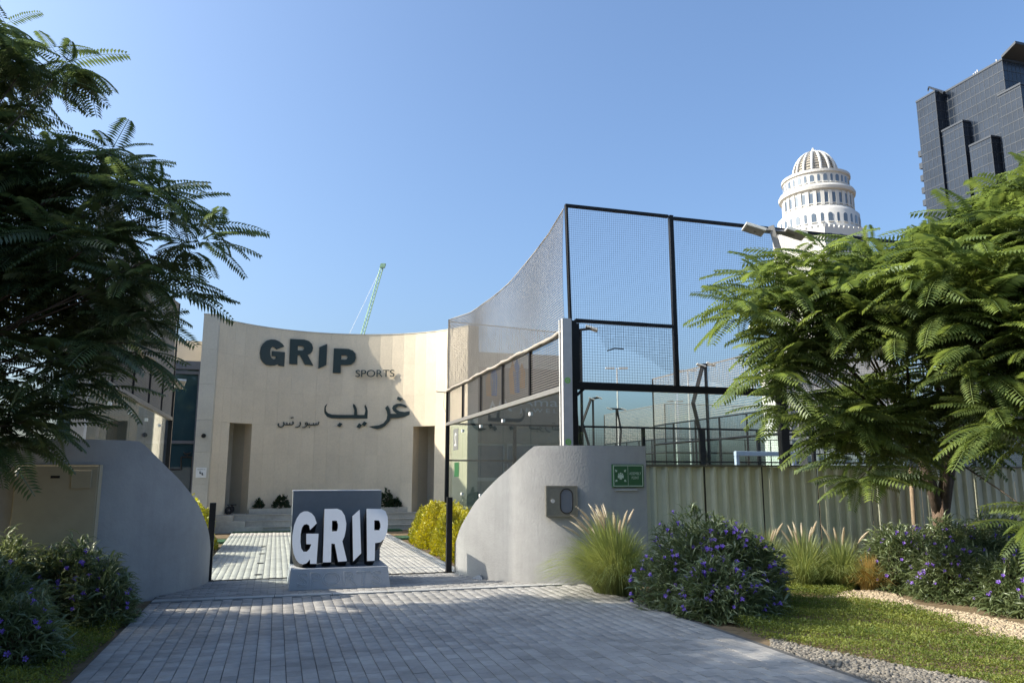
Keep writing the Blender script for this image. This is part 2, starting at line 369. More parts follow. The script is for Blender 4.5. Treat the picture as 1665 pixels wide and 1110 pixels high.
# inner path
PX0, PX1 = -1.12, 3.1
ip = MB().box(PX0, PX1, GATE_Y+.05, 23.6, 0, .035).build('path', 'joint', kind='structure')
pm3 = paver_mesh(.1-.004, .2-.004, .03, .05, .003)
paver_field([(PX0+i*.1, GATE_Y+.06+(i % 2)*.1+j*.2) for i in range(42) for j in range(52)], pm3, 'paver2', ip)
for x0, x1, y0, y1 in ((PX0, PX1+.6, 23.62, 24.2), (-1.5, PX0-.02, 20.5, 21.4), (PX1+.02, 3.6, 20.4, 21.3)):
    MB().box(x0, x1, y0, y1, 0, .045).build('turf_strip', 'turf', kind='structure')
for k, y in enumerate((18.74, 17.03, 15.2, 13.46)):
    o = MB().lathe((-.2, y, .05), [(.001, .012), (.045, .012), (.06, .008), (.065, -.02)], 16).build('ground_light', 'black',
        label='round black light set flush in the pavers of the inner path', cat='ground light', group='lights set in the inner path')

# ------------------------------------------------------------------ curved gate walls
PROF = [(0, .50), (2.5, .56), (9, .80), (16, .995), (22, 1.19), (28.9, 1.37), (36, 1.56), (43, 1.73), (49, 1.90), (54.6, 2.06), (58, 2.07), (90, 2.07)]
def wall_h(a): return float(np.interp(a, [p[0] for p in PROF], [p[1] for p in PROF]))
def gate_wall(cx, sgn, xend, label):
    ro, ri = 2.0, 1.76; pts = []
    for a in np.concatenate([np.arange(0, 90.1, 2.5)]):
        t = R_(a); pts.append(((cx-sgn*ro*math.cos(t), 12.9-ro*math.sin(t)), (cx-sgn*ri*math.cos(t), 12.9-ri*math.sin(t)), wall_h(a)))
    n = max(2, int(abs(xend-cx)/.3))
    for i in range(1, n+1):
        x = cx+(xend-cx)*i/n; pts.append(((x, 10.9), (x, 11.14), 2.07))
    m = MB()
    for (o, i, h) in pts: m.v += [(*o, -.02), (*o, h), (*i, h), (*i, -.02)]
    for k in range(len(pts)-1):
        q = 4*k
        for a, b in ((0, 1), (1, 2), (2, 3)):
            f = (q+a, q+4+a, q+4+b, q+b); m.f.append(f if sgn < 0 else f[::-1])
    m.f.append((0, 1, 2, 3)); q = 4*(len(pts)-1); m.f.append((q+3, q+2, q+1, q))
    me = m.mesh('gate_wall', 'plaster')
    bm = bmesh.new(); bm.from_mesh(me); bmesh.ops.recalc_face_normals(bm, faces=bm.faces)
    for f in bm.faces: f.smooth = True
    for e in bm.edges:
        if len(e.link_faces) == 2 and e.calc_face_angle(0) > .6: e.smooth = False
    bm.to_mesh(me); bm.free()
    return link('gate_wall', me, None, None, label=label, cat='wall')
gate_wall(4.9, 1, 5.45, 'grey plaster gate wall with swooping top carrying the steel hose cabinet')
gate_wall(-2.9, -1, -7.0, 'grey plaster gate wall with swooping top carrying the beige cabinet')
# broken plaster lump where wall meets paving (small triangular shoe)
def shoe():
    m = MB(); p = [gnd(756, 945), gnd(786, 948), gnd(770, 938)]
    a, b = gnd(757, 944), gnd(786, 948); top = onY(781, 934, gnd(781, 947).y)
    m.v = [tuple(a), tuple(b), tuple(a+Vector((.1, .12, 0))), tuple(b+Vector((.05, .12, 0))), tuple(top), tuple(top+Vector((.03, .09, 0)))]
    m.f = [(0, 1, 4), (2, 5, 3), (0, 4, 5, 2), (1, 3, 5, 4), (0, 2, 3, 1)]
    return m.build('door_stop', 'plinth', label='small wedge of concrete on the paving against the gate wall', cat='door stop')
shoe()
# gate: posts and ground track
for x, h in ((-.91, 1.21), (2.80, 1.265)):
    e = empty('gate_post', (x, GATE_Y, 0), label='slim black steel gate post beside the %s' % ('beige cabinet wall' if x < 0 else 'hose cabinet wall'), cat='post', group='gate posts')
    MB().box(x-.045, x+.045, GATE_Y-.045, GATE_Y+.045, 0, h).build('shaft', 'black', e, bevel=.004)
    MB().box(x-.07, x+.07, GATE_Y-.07, GATE_Y+.07, .05, .062).build('base_plate', 'black', e)
MB().box(-.86, 2.75, GATE_Y-.028, GATE_Y+.045, .02, .056).build('gate_track', 'black', label='black steel gate track set across the entrance', cat='track')

# ================================================================== ENTRANCE BUILDING
BC, BR, BZ = Vector((1.55, 21.6, 0)), 4.34, 6.3
def wall_hit(px, py, r=BR):
    d = ray(px, py); o = CAM-BC; a = d.x**2+d.y**2; b = 2*(o.x*d.x+o.y*d.y); c = o.x**2+o.y**2-r*r
    t = (-b+math.sqrt(b*b-4*a*c))/2/a; return CAM+d*t
def ang(p): return math.atan2(p.x-BC.x, p.y-BC.y)
def arc(a, r, z): return (BC.x+r*math.sin(a), BC.y+r*math.cos(a), z)
bld = empty('entrance_building', (1.55, 26, 0), label='cream limestone clubhouse with concave sign wall and two tall doorways', cat='building')
PLAT = .50
nl = (ang(wall_hit(373.5, 690)), ang(wall_hit(410, 690))); nr = (ang(wall_hit(672, 691)), ang(wall_hit(707, 691)))
a0, a1 = R_(-51.5), R_(68)
def split(a, b): n = max(1, round((b-a)*BR/.40)); return [a+(b-a)*i/n for i in range(n)]
cols = split(a0, nl[0])+[nl[0], (nl[0]+nl[1])/2]+split(nl[1], nr[0])+[nr[0], (nr[0]+nr[1])/2]+split(nr[1], a1)+[a1]
rows = [PLAT, 1.40, 2.30, 3.22, 4.25, 5.28, BZ]
back = MB()
def cell(mb, A, B, r0, r1, z0, z1):
    n = len(mb.v); mb.v += [arc(A, r0, z0), arc(B, r0, z0), arc(B, r1, z0), arc(A, r1, z0), arc(A, r0, z1), arc(B, r0, z1), arc(B, r1, z1), arc(A, r1, z1)]
    mb.f += [(n+3,n+2,n+1,n),(n+4,n+5,n+6,n+7),(n,n+1,n+5,n+4),(n+1,n+2,n+6,n+5),(n+2,n+3,n+7,n+6),(n+3,n,n+4,n+7)]
gp = .0009/BR
for i in range(len(cols)-1):
    A, B = cols[i], cols[i+1]; mid = (A+B)/2; niche = nl[0] < mid < nl[1] or nr[0] < mid < nr[1]
    for j in range(len(rows)-1):
        if niche and rows[j+1] < 3.3: continue
        p = MB(); dz = random.uniform(0, .002)
        cell(p, A+gp, B-gp, BR+dz, BR+.032, rows[j]+.001, rows[j+1]-.001); p.build('stone_panel', 'stone', bld)
    z0 = 3.23 if niche else 0.
    cell(back, A, B, BR+.03, BR+.40, z0, BZ-.004)
back.build('backing_wall', 'stone', bld)
cp = MB()
for i in range(len(cols)-1): cell(cp, cols[i], cols[i+1], BR-.01, BR+.42, BZ, BZ+.03)
cp.build('coping', 'stone2', bld)
for A, B in (nl, nr):
    n = MB(); rb = BR+1.1
    for (p, q) in ((A, B),):
        cell(n, A-.03, A-.001, BR+.06, rb, PLAT-.01, 3.3); cell(n, B+.001, B+.03, BR+.06, rb, PLAT-.01, 3.3)
        cell(n, A-.03, B+.03, rb+.001, rb+.05, PLAT-.01, 3.3); cell(n, A-.03, B+.03, BR+.06, rb+.05, 3.301, 3.36)
    n.build('doorway_lining', 'stone2', bld)
    dr = MB(); cell(dr, A+(B-A)*.12, B-(B-A)*.12, rb-.04, rb-.004, PLAT, 2.9); d = dr.build('door', 'render', bld)
    hb = MB(); cell(hb, B-(B-A)*.22, B-(B-A)*.19, rb-.08, rb-.041, 1.45, 1.75); hb.build('handle', 'galv', d)
# left pilaster and return
px0, px1 = -2.27, BC.x+BR*math.sin(a0)
for j in range(6): MB().box(px0, px1-.003, 23.78, 24.6, rows[j]+.0018 if j else 0, rows[j+1]-.0018).build('pilaster_block', 'stone2', bld)
MB().box(px0-.01, px1+.0, 23.77, 24.62, BZ, BZ+.03).build('coping', 'stone2', bld)
MB().box(px0, px0+.3, 24.61, 27.5, 0, 6.2).build('return_wall', 'stone2', bld)
# annex with blue window
MB().box(-6.5, px0-.003, 26.0, 26.3, 5.21, 5.86).build('annex_wall', 'render', bld)
MB().box(-6.5, px0-.003, 25.98, 26.3, 4.95, 5.205).build('lintel', 'frame', bld)
wi = empty('window'); wi.parent = bld; 
wi.matrix_parent_inverse = Matrix.Translation(-bld.location)
MB().box(-6.4, -2.53, 26.10, 26.12, .5, 4.945).build('pane', 'bluepane', bld)
f = MB().box(-2.52, -2.28, 26.0, 26.2, 0, 4.945)
for z in (4.80, 2.62): f.box(-6.4, -2.525, 26.03, 26.16, z, z+.09)
for x in (-4.0, -5.3): f.box(x, x+.08, 26.03, 26.16, 0, 4.79)
f.build('window_frame', 'frame', bld)
bpy.data.objects.remove(wi)
MB().box(-6.4, -2.53, 26.5, 26.6, 0, 4.9).build('blind', 'black', bld)
# graphics on the window: stepped line with a sprout
def on26(x, y): return onY(x, y, 26.02)
gl = MB()
cr = lambda x, y: on26(180+x/4.625, 560+y/4.625)
pl = [cr(440, 938), cr(530, 938), cr(530, 845), cr(614, 845), cr(603, 1105)]
for a, b in zip(pl[:-1], pl[1:]): gl.tube([a, b], .022, 4)
gl.tube([cr(574, 843), cr(574, 822)], .015, 4); gl.tube([cr(545, 806), cr(560, 822), cr(590, 820), cr(606, 804)], [.008, .03, .03, .008], 4)
gl.build('window_graphic', 'black', bld)
# platform, steps, cheek
st = []
XS = [-.30, -.80, -1.15]
pfm = MB().box(-2.2, 6.05, 25.1, 27.5, 0, PLAT-.004).build('platform', 'step', bld)
for k in range(3):
    y0 = 24.22+.28*k; s = MB().box(XS[k]+.004, 5.0, y0, 25.095, .1667*k, .1667*(k+1)-.03).build('step', 'step', bld)
    MB().box(XS[k]+.004, 5.0, y0-.025, 25.095, .1667*(k+1)-.029, .1667*(k+1)-.003).build('step_nosing', 'step', bld, bevel=.004)
    MB().box(-1.62, XS[k], 24.2, 25.095, .1667*k+.001, .1667*(k+1)-.001).build('cheek_stone', 'step', bld)
MB().box(-.75, 4.1, 25.12, 25.42, PLAT, PLAT+.15).build('ledge', 'step', bld)
# -- sign letters on the concave wall, flat letters on tangent planes
def wall_letter(loops, name, m='letter', off=.06, dep=.05, parent=None):
    f = lambda x, y: (400+x/5.55, 530+y/5.55)
    xs = [p[0] for p in loops[0]]; ys = [p[1] for p in loops[0]]
    c = wall_hit(*f((min(xs)+max(xs))/2, (min(ys)+max(ys))/2)); a = ang(c)
    n = Vector((-math.sin(a), -math.cos(a), 0)); p0 = Vector(arc(a, BR, c.z))+n*off
    return extrude_poly(loops, lambda x, y: onP(*f(x, y), p0, n), n, dep).build(name, m, parent)
GL = dict(
 G=[[(347,185),(330,160),(300,137),(265,122),(225,120),(190,130),(160,155),(138,190),(128,240),(135,290),(155,325),(185,348),(220,356),(260,355),(285,345),(297,340),(299,358),(346,364),(353,235),(240,224),(237,270),(275,274),(274,292),(250,300),(228,285),(218,255),(218,225),(225,200),(240,185),(262,190),(280,210)]],
 R=[[(400,115),(530,122),(570,135),(595,160),(606,195),(600,225),(580,250),(556,260),(608,355),(535,348),(490,262),(466,262),(464,345),(392,342)],[(468,178),(515,180),(527,195),(520,215),(505,220),(468,218)]],
 I=[[(662,190),(733,160),(726,350),(653,384)]],
 P=[[(793,200),(925,205),(965,220),(988,250),(993,285),(980,320),(950,345),(915,352),(856,350),(854,422),(783,422)],[(860,262),(905,262),(918,280),(908,298),(893,303),(858,302)]])
ws = empty('wall_sign', wall_hit(490, 580), label='dark green GRIP lettering mounted high on the concave limestone wall', cat='sign')
for k, l in GL.items(): wall_letter(l, 'letter', parent=ws)
AR = [[(735,697),(720,735),(722,765),(740,785),(775,797),(830,800),(975,800),(978,760),(965,720),(968,700),(985,712),(1000,745),(1004,800),(1068,800),(1078,760),(1068,725),(1075,706),(1092,735),(1100,770),(1098,833),(770,830),(730,815),(708,785),(703,755),(712,720)],
 [(1275,717),(1290,745),(1298,790),(1360,790),(1330,765),(1318,740),(1330,715),(1360,700),(1395,697),(1430,708),(1455,725),(1440,735),(1405,722),(1370,722),(1350,735),(1355,752),(1385,768),(1430,775),(1487,765),(1475,800),(1420,818),(1370,828),(1300,830),(1285,860),(1250,900),(1210,922),(1180,928),(1140,918),(1105,905),(1150,900),(1200,893),(1240,875),(1268,840),(1275,800),(1268,765),(1255,740)],
 [(843,870),(870,880),(850,910),(822,897)], [(1020,875),(1045,890),(1025,922),(998,908)], [(1065,858),(1090,872),(1070,902),(1043,888)], [(1370,635),(1407,652),(1390,675),(1360,660)]]
wa = empty('wall_sign', wall_hit(600, 675), label='dark green Arabic name in large script on the concave limestone wall', cat='sign')
for l in AR: wall_letter([l], 'letter', parent=wa)
def ribbon(pts, w):
    L, Rr = [], []
    for i, p in enumerate(pts):
        a = pts[max(i-1, 0)]; b = pts[min(i+1, len(pts)-1)]; dx, dy = b[0]-a[0], b[1]-a[1]; l = math.hypot(dx, dy) or 1
        L.append((p[0]-dy/l*w, p[1]+dx/l*w)); Rr.append((p[0]+dy/l*w, p[1]-dx/l*w))
    return L+Rr[::-1]
wb = empty('wall_sign', wall_hit(487, 688), label='small thin Arabic word beside the large Arabic name on the wall', cat='sign')
SM = [ribbon([(658,862),(655,882),(642,889),(633,888),(628,888),(615,891),(600,890),(575,891),(552,890)], 4.5), ribbon([(633,872),(633,884)], 3), ribbon([(610,872),(610,886)], 3), ribbon([(570,874),(572,886)], 3.5),
      ribbon([(548,868),(538,872),(536,882),(544,886)], 4), ribbon([(553,868),(556,885),(545,903),(525,913),(508,913)], 4),
      ribbon([(490,864),(494,884),(482,903),(462,912),(446,912)], 4.5),
      ribbon([(424,858),(428,880),(415,888),(398,889),(380,889),(360,889),(348,888)], 4.5), ribbon([(396,870),(397,884)], 3), ribbon([(370,868),(371,884)], 3),
      ribbon([(341,864),(345,886),(335,904),(315,911),(298,903),(292,890),(297,876)], 4.5),
      [(408,820),(416,824),(412,833),(404,829)], [(422,818),(430,822),(426,831),(418,827)], [(572,906),(580,910),(576,918),(568,914)]]
for l in SM: wall_letter([l], 'letter', parent=wb, off=.05, dep=.03)
cS = wall_hit(400+1165/5.55, 530+427/5.55); aS = ang(cS); nS = Vector((-math.sin(aS), -math.cos(aS), 0))
uS = Vector((math.cos(aS), -math.sin(aS), 0)); pS = Vector(arc(aS, BR, cS.z))+nS*.10
wS = (onP(400+1340/5.55, 607, pS, nS)-onP(400+990/5.55, 607, pS, nS)).length
put_text(T['sports'], 'wall_sign', 'letter', onP(400+1165/5.55, 530+427/5.55, pS, nS), uS, (0, 0, 1), wS, .235, None, .03, label='small black SPORTS lettering on the concave limestone wall', cat='sign')
# black spot lamp and reception plate on the pilaster
c = onY(331, 708, 23.77); lm = MB(); lm.lathe((0, 0, 0), [(.001, .05), (.05, .05), (.065, .02), (.065, 0)], 14)
lm.v = [(x+c.x, c.y-z, y+c.z) for x, y, z in lm.v]; lm.build('wall_spotlight', 'black', label='small round black lamp on the pale pilaster', cat='lamp')
c = onY(327, 768, 23.765); e = empty('reception_plate', c, label='pale reception plate with small arrows on the pilaster', cat='sign')
MB().box(c.x-.14, c.x+.14, c.y-.004, c.y+.012, c.z-.14, c.z+.14).build('plate', 'signw', e)
put_text(T['recep'], 'lettering', 'black', c+Vector((0, -.007, .09)), (1, 0, 0), (0, 0, 1), .2, .028, e)
a = MB(); 
for dx, dz in ((-.03, .01), (.03, -.03)): a.box(c.x+dx-.012, c.x+dx+.012, c.y-.009, c.y-.005, c.z+dz-.04, c.z+dz+.03); a.box(c.x+dx-.002, c.x+dx+.03, c.y-.012, c.y-.0095, c.z+dz-.04, c.z+dz-.015)
a.build('arrows', 'black', e)
# parked kick scooter in the left doorway
c = onY(372, 830, 24.75); e = empty('kick_scooter', (c.x, c.y, PLAT), label='kick scooter with black wheel parked in the left doorway', cat='scooter')
for dy in (0., .85):
    w = MB(); 
    for k in range(18):
        t = 2*math.pi*k/18; w.v.append((0, 0, 0)); 
    w = MB(); ring = [(math.cos(2*math.pi*k/18)*.085, math.sin(2*math.pi*k/18)*.085) for k in range(19)]
    w.tube([(c.x+p*.9, c.y+dy+p*.4, PLAT+.125+q) for p, q in ring], .038, 8, False); wo = w.build('wheel', 'rubber', e, True)
    r = MB(); 
    for k in range(5): t = 2*math.pi*k/5; r.tube([(c.x, c.y+dy, PLAT+.125), (c.x+.07*math.cos(t)*.9, c.y+dy+.07*math.cos(t)*.4, PLAT+.125+.07*math.sin(t))], .01, 5)
    r.tube([(c.x+.02, c.y+dy-.04, PLAT+.125), (c.x-.02, c.y+dy+.04, PLAT+.125)], .02, 8); r.build('hub', 'galv', wo)
MB().box(c.x-.07, c.x+.07, c.y+.12, c.y+.72, PLAT+.13, PLAT+.17).build('deck', 'black', e, bevel=.01)
MB().tube([(c.x, c.y+.85, PLAT+.22), (c.x, c.y+.05, PLAT+.27)], .018, 8).build('stem', 'galv', e)
MB().tube([(c.x-.06, c.y+.1, PLAT+.28), (c.x+.2, c.y+.1, PLAT+.28)], .016, 8).build('handlebar', 'black', e)

# side wing behind the right court with banner and windows
wg = empty('side_wing', (9, 26, 0), label='dark grey clad wing of the clubhouse behind the glass court', cat='building')
MB().box(6.1, 10.3, 26.0, 30, 0, 4.7).build('wall', 'wing', wg)
MB().box(6.1, 10.2, 26.02, 30, 4.705, 5.95).build('upper_wall', 'render', wg)
wz1, wz0 = onY(790, 724, 25.95).z, onY(790, 776, 25.95).z
for x in (onY(773, 750, 25.95).x, onY(826, 750, 25.95).x):
    w = MB().box(x, x+1.0, 25.975, 25.998, wz0, wz1).build('window', 'win_w', wg); fr = MB()
    fr.box(x-.12, x+1.12, 25.94, 25.99, wz1, wz1+.12); fr.box(x-.12, x+1.12, 25.94, 25.99, wz0-.12, wz0); wm = (wz0+wz1)/2
    for xa in (x-.12, x+1.0): fr.box(xa, xa+.12, 25.94, 25.99, wz0+.002, wm-.06); fr.box(xa, xa+.12, 25.94, 25.99, wm+.06, wz1-.002)
    fr.build('window_frame', 'steel', w)
bn = empty('sponsor_banner', (8.2, 25.9, 2.6), label='printed sponsor banner with crest and pale lettering on the dark wing', cat='banner')
bx0, bx1 = onY(768, 640, 25.9).x, 10.15
MB().box(6.3, bx1, 25.88, 25.93, 2.75, 5.4).build('cloth', 'banner', bn)
q = lambda x, y: onY(720+x/7.93, 580+y/7.93, 25.87)
put_text(T['amaal'], 'lettering', 'logo_g', (q(985, 640)+q(1640, 530))/2+Vector((0, 0, 0)), (1, 0, 0), (0, 0, 1), (q(1640, 640)-q(985, 640)).length, .3, bn)
put_text(T['jewel'], 'lettering', 'logo_g', (q(985, 700)+q(1480, 700))/2, (1, 0, 0), (0, 0, 1), (q(1475, 700)-q(985, 700)).length, .19, bn)
for k, (xx, yy, h, m) in enumerate(((600, 340, .9, 'logo_o'), (660, 300, 1.1, 'logo_b'), (900, 260, 1.2, 'logo_o'), (955, 230, 1.3, 'logo_b'), (1020, 240, .9, 'logo_o'))):
    p = q(xx, yy); l = [(p.x-.10, p.z-h/2), (p.x+.10, p.z-h/2), (p.x+.14, p.z+h*.1), (p.x, p.z+h/2), (p.x-.14, p.z+h*.1)]
    extrude_poly([l], lambda x, z: Vector((x, 25.87, z)), (0, -1, 0), .006).build('crest', m, bn)
for l in ([(580,720),(640,560),(720,720),(690,720),(640,620),(610,720)], [(700,700),(740,540),(760,700)], [(760,690),(790,520),(830,600),(900,700),(860,700),(800,620),(785,690)]):
    extrude_poly([l], lambda x, y: q(x, y), (0, -1, 0), .006).build('monogram', 'logo_g', bn)

# ================================================================== FREESTANDING SIGN
sg = empty('entrance_sign', (.93, 12.0, 0), label='freestanding sign with white GRIP letters leaning on a grey block and plinth', cat='sign')
pl = MB(); y0, y1 = 11.5, 12.75
pl.v = [(.235,y0-.02,.05),(1.645,y0-.02,.05),(1.645,y1,.05),(.235,y1,.05),(.262,y0+.02,.335),(1.605,y0+.02,.335),(1.605,y1,.335),(.262,y1,.335)]
pl.f = [(3,2,1,0),(4,5,6,7),(0,1,5,4),(1,2,6,5),(2,3,7,6),(3,0,4,7)]; plo = pl.build('plinth', 'plinth', sg, bevel=.006)
put_text(T['sportso'], 'engraved_lettering', 'engrave', (.935, y0-.001, .19), (1, 0, 0), (0, .139, .99), 1.16, .19, plo)
MB().box(.255, 1.575, 12.22, 12.62, .336, 1.385).build('block', 'plaster2', sg, bevel=.005)
MB().box(.25, 1.58, 12.215, 12.625, 1.386, 1.40).build('cap', 'plinth', sg)
BETA = R_(21); nL = Vector((0, -math.cos(BETA), math.sin(BETA))); pL = Vector((.93, 11.56, .42))
fL = lambda x, y: onP(460+x/5.55, 780+y/5.55, pL, nL)
SL = [[[(305,390),(285,330),(260,300),(225,282),(190,282),(155,300),(125,345),(100,410),(85,500),(85,580),(95,660),(120,720),(150,752),(180,760),(215,748),(244,715),(246,755),(303,755),(322,483),(211,483),(211,578),(256,578),(240,620),(215,645),(185,645),(165,615),(158,560),(160,490),(172,430),(190,403),(215,396),(238,410),(245,450)]],
      [[(376,260),(490,258),(530,275),(558,320),(572,390),(568,450),(555,510),(536,550),(578,730),(498,736),(468,575),(438,572),(434,740),(360,742)],[(444,366),(487,366),(497,400),(496,430),(487,460),(442,462)]],
      [[(627,325),(693,266),(706,660),(634,732)]],
      [[(755,258),(890,260),(925,280),(945,330),(948,400),(940,470),(915,530),(880,560),(832,568),(828,726),(760,730)],[(825,362),(868,364),(880,395),(880,425),(868,452),(825,452)]]]
for l in SL:
    b = extrude_poly(l, lambda x, y: fL(x, y)-nL*.003, nL, .40).build('letter', 'blackm', sg)
    extrude_poly(l, fL, nL, .0028).build('letter_face', 'white', b)

# ================================================================== WALL FITTINGS
def cab_frame(cx, cz, y, w, h): return None
# hose cabinet, tangent to curved wall
hc = [onY(888, 790, 11.03), onY(937, 838, 11.03)]; cxh, czh = (hc[0].x+hc[1].x)/2, (hc[0].z+hc[1].z)/2
ah = math.acos((4.9-cxh)/2.02); nh = Vector((-math.cos(ah), -math.sin(ah), 0)); uh = Vector((math.sin(ah), -math.cos(ah), 0))
# use a milder turn: the cabinet faces halfway to the viewer
nh = (nh+Vector((0, -.6, 0))).normalized(); uh = Vector((-nh.y, nh.x, 0)); 
ch = Vector((cxh, 11.02, czh)); he = empty('hose_cabinet', ch, label='square steel fire hose cabinet with oval window on the grey gate wall', cat='cabinet')
Z3 = Vector((0, 0, 1)); W2, H2 = .235, .225
def hb(u0, u1, z0, z1, d0, d1): return MB().obox(ch+uh*u0+Z3*z0+nh*d0, uh*(u1-u0), Z3*(z1-z0), nh*(d1-d0))
hb(-W2, W2, -H2, H2, -.22, .05).build('box', 'inox', he, bevel=.006)
for a in ((-W2, W2, H2-.022, H2), (-W2, W2, -H2, -H2+.022), (-W2, -W2+.022, -H2+.0225, H2-.0225), (W2-.022, W2, -H2+.0225, H2-.0225)): hb(*a, .051, .064).build('frame', 'inox', he)
def stad(r, h, k=12): return [(r*math.cos(t), h+r*math.sin(t)) for t in np.linspace(0, math.pi, k)]+[(r*math.cos(t), -h+r*math.sin(t)) for t in np.linspace(math.pi, 2*math.pi, k)]
PS = lambda d: (lambda x, y: ch+uh*(x+.07)+Z3*y+nh*d)
extrude_poly([stad(.098, .09), stad(.084, .088)[::-1]], PS(.066), nh, .014).build('window_seal', 'rubber', he)
extrude_poly([stad(.083, .087)], PS(.056), nh, .004).build('window', 'win_w', he)
k = MB(); k.tube([ch+uh*-.135+nh*.05, ch+uh*-.135+nh*.075], .03, 14); k.build('lock', 'steel', he)
# assembly point sign
c = (onY(996, 754, 10.85)+onY(1048, 792, 10.85))/2; e = empty('assembly_point_sign', c, label='green assembly point sign with pale pictogram at the end of the gate wall', cat='sign')
sw, sh = .26, .172; y = 10.865
MB().box(c.x-sw, c.x+sw, y, y+.03, c.z-sh, c.z+sh).build('board', 'green', e)
b = MB(); b.box(c.x-sw+.014, c.x+sw-.014, y-.003, y-.0005, c.z+sh-.025, c.z+sh-.014); b.box(c.x-sw+.014, c.x+sw-.014, y-.003, y-.0005, c.z-sh+.014, c.z-sh+.025)
b.box(c.x-sw+.014, c.x-sw+.025, y-.003, y-.0005, c.z-sh+.0255, c.z+sh-.0255); b.box(c.x+sw-.025, c.x+sw-.014, y-.003, y-.0005, c.z-sh+.0255, c.z+sh-.0255); b.box(c.x-.005, c.x-.001, y-.003, y-.0005, c.z-sh+.0255, c.z+sh-.0255)
b.build('border', 'pale', e)
put_text(T['assembly'], 'lettering', 'pale', (c.x+.118, y-.002, c.z+.035), (1, 0, 0), (0, 0, 1), .20, .042, e)
put_text(T['point'], 'lettering', 'pale', (c.x+.118, y-.002, c.z-.03), (1, 0, 0), (0, 0, 1), .12, .042, e)
pc = MB(); ox, oz = c.x-.125, c.z
def pdisc(x, z, r, y_=y-.002, k=10): pc.poly([(x+r*math.cos(2*math.pi*i/k), y_, z+r*math.sin(2*math.pi*i/k)) for i in range(k)])
for x, z, r in ((0, .035, .014), (-.03, .025, .012), (.03, .025, .012)): pdisc(ox+x, oz+z, r)
pc.box(ox-.019, ox+.019, y-.004, y-.0025, oz-.055, oz+.018); pc.box(ox-.048, ox-.0195, y-.004, y-.0025, oz-.035, oz+.010); pc.box(ox+.0195, ox+.048, y-.004, y-.0025, oz-.035, oz+.010)
for sx in (-1, 1):
    for sz in (-1, 1):
        X, Zz = ox+sx*.058, oz+sz*.058; pc.poly([(X, y-.002, Zz), (X+sx*.034, y-.002, Zz), (X+sx*.022, y-.002, Zz+sz*.012), (X+sx*.036, y-.002, Zz+sz*.026), (X+sx*.026, y-.002, Zz+sz*.036), (X+sx*.012, y-.002, Zz+sz*.022), (X, y-.002, Zz+sz*.034)][::sx*sz])
pc.build('pictogram', 'pale', e)
c2 = onY(1010, 796, 10.87); MB().box(c2.x-.1, c2.x+.27, 10.868, 10.898, c2.z-.012, c2.z+.012).build('bracket', 'steel', e)
# beige electrical cabinet on left wall (y=10.9 face)
e = empty('electrical_cabinet', (-2.57, 10.8, 0), label='large beige electrical cabinet built against the grey gate wall', cat='cabinet')
X0, X1 = -3.03, -2.11
MB().box(X0, X1, 10.78, 10.96, .02, 1.75).build('body', 'cab', e)
MB().box(X0+.015, X1-.015, 10.765, 10.779, .46, 1.735).build('door', 'cab', e, bevel=.003)
MB().box(X0+.015, X1-.015, 10.765, 10.779, .06, .445).build('lower_panel', 'cab', e, bevel=.003)
MB().box(X1-.30, X1-.08, 10.745, 10.764, 1.46, 1.68).build('meter_cover', 'cab', e, bevel=.004)
MB().box(X1-.53, X1-.43, 10.758, 10.764, 1.585, 1.615).build('name_plate', 'black', e)
MB().box(X0+.06, X0+.105, 10.75, 10.764, .585, .63).build('lock', 'black', e)
for x in (X0+.06, X0+.42, X1-.08): MB().tube([(x, 10.764, .425), (x, 10.756, .425)], .008, 8).build('screw', 'black', e)
MB().tube([(X0+.04, 10.80, 1.55), (X0+.02, 10.76, 1.66), (X0+.06, 10.76, 1.70)], .02, 6).build('cable_hook', 'steel', e)
e = empty('socket_box', (-3.35, 10.85, 1.6), label='small cream socket box on the grey wall beside the electrical cabinet', cat='box')
MB().box(-3.42, -3.26, 10.85, 10.899, 1.52, 1.68).build('housing', 'cab', e, bevel=.004); MB().box(-3.39, -3.29, 10.842, 10.849, 1.56, 1.63).build('cover', 'black', e)

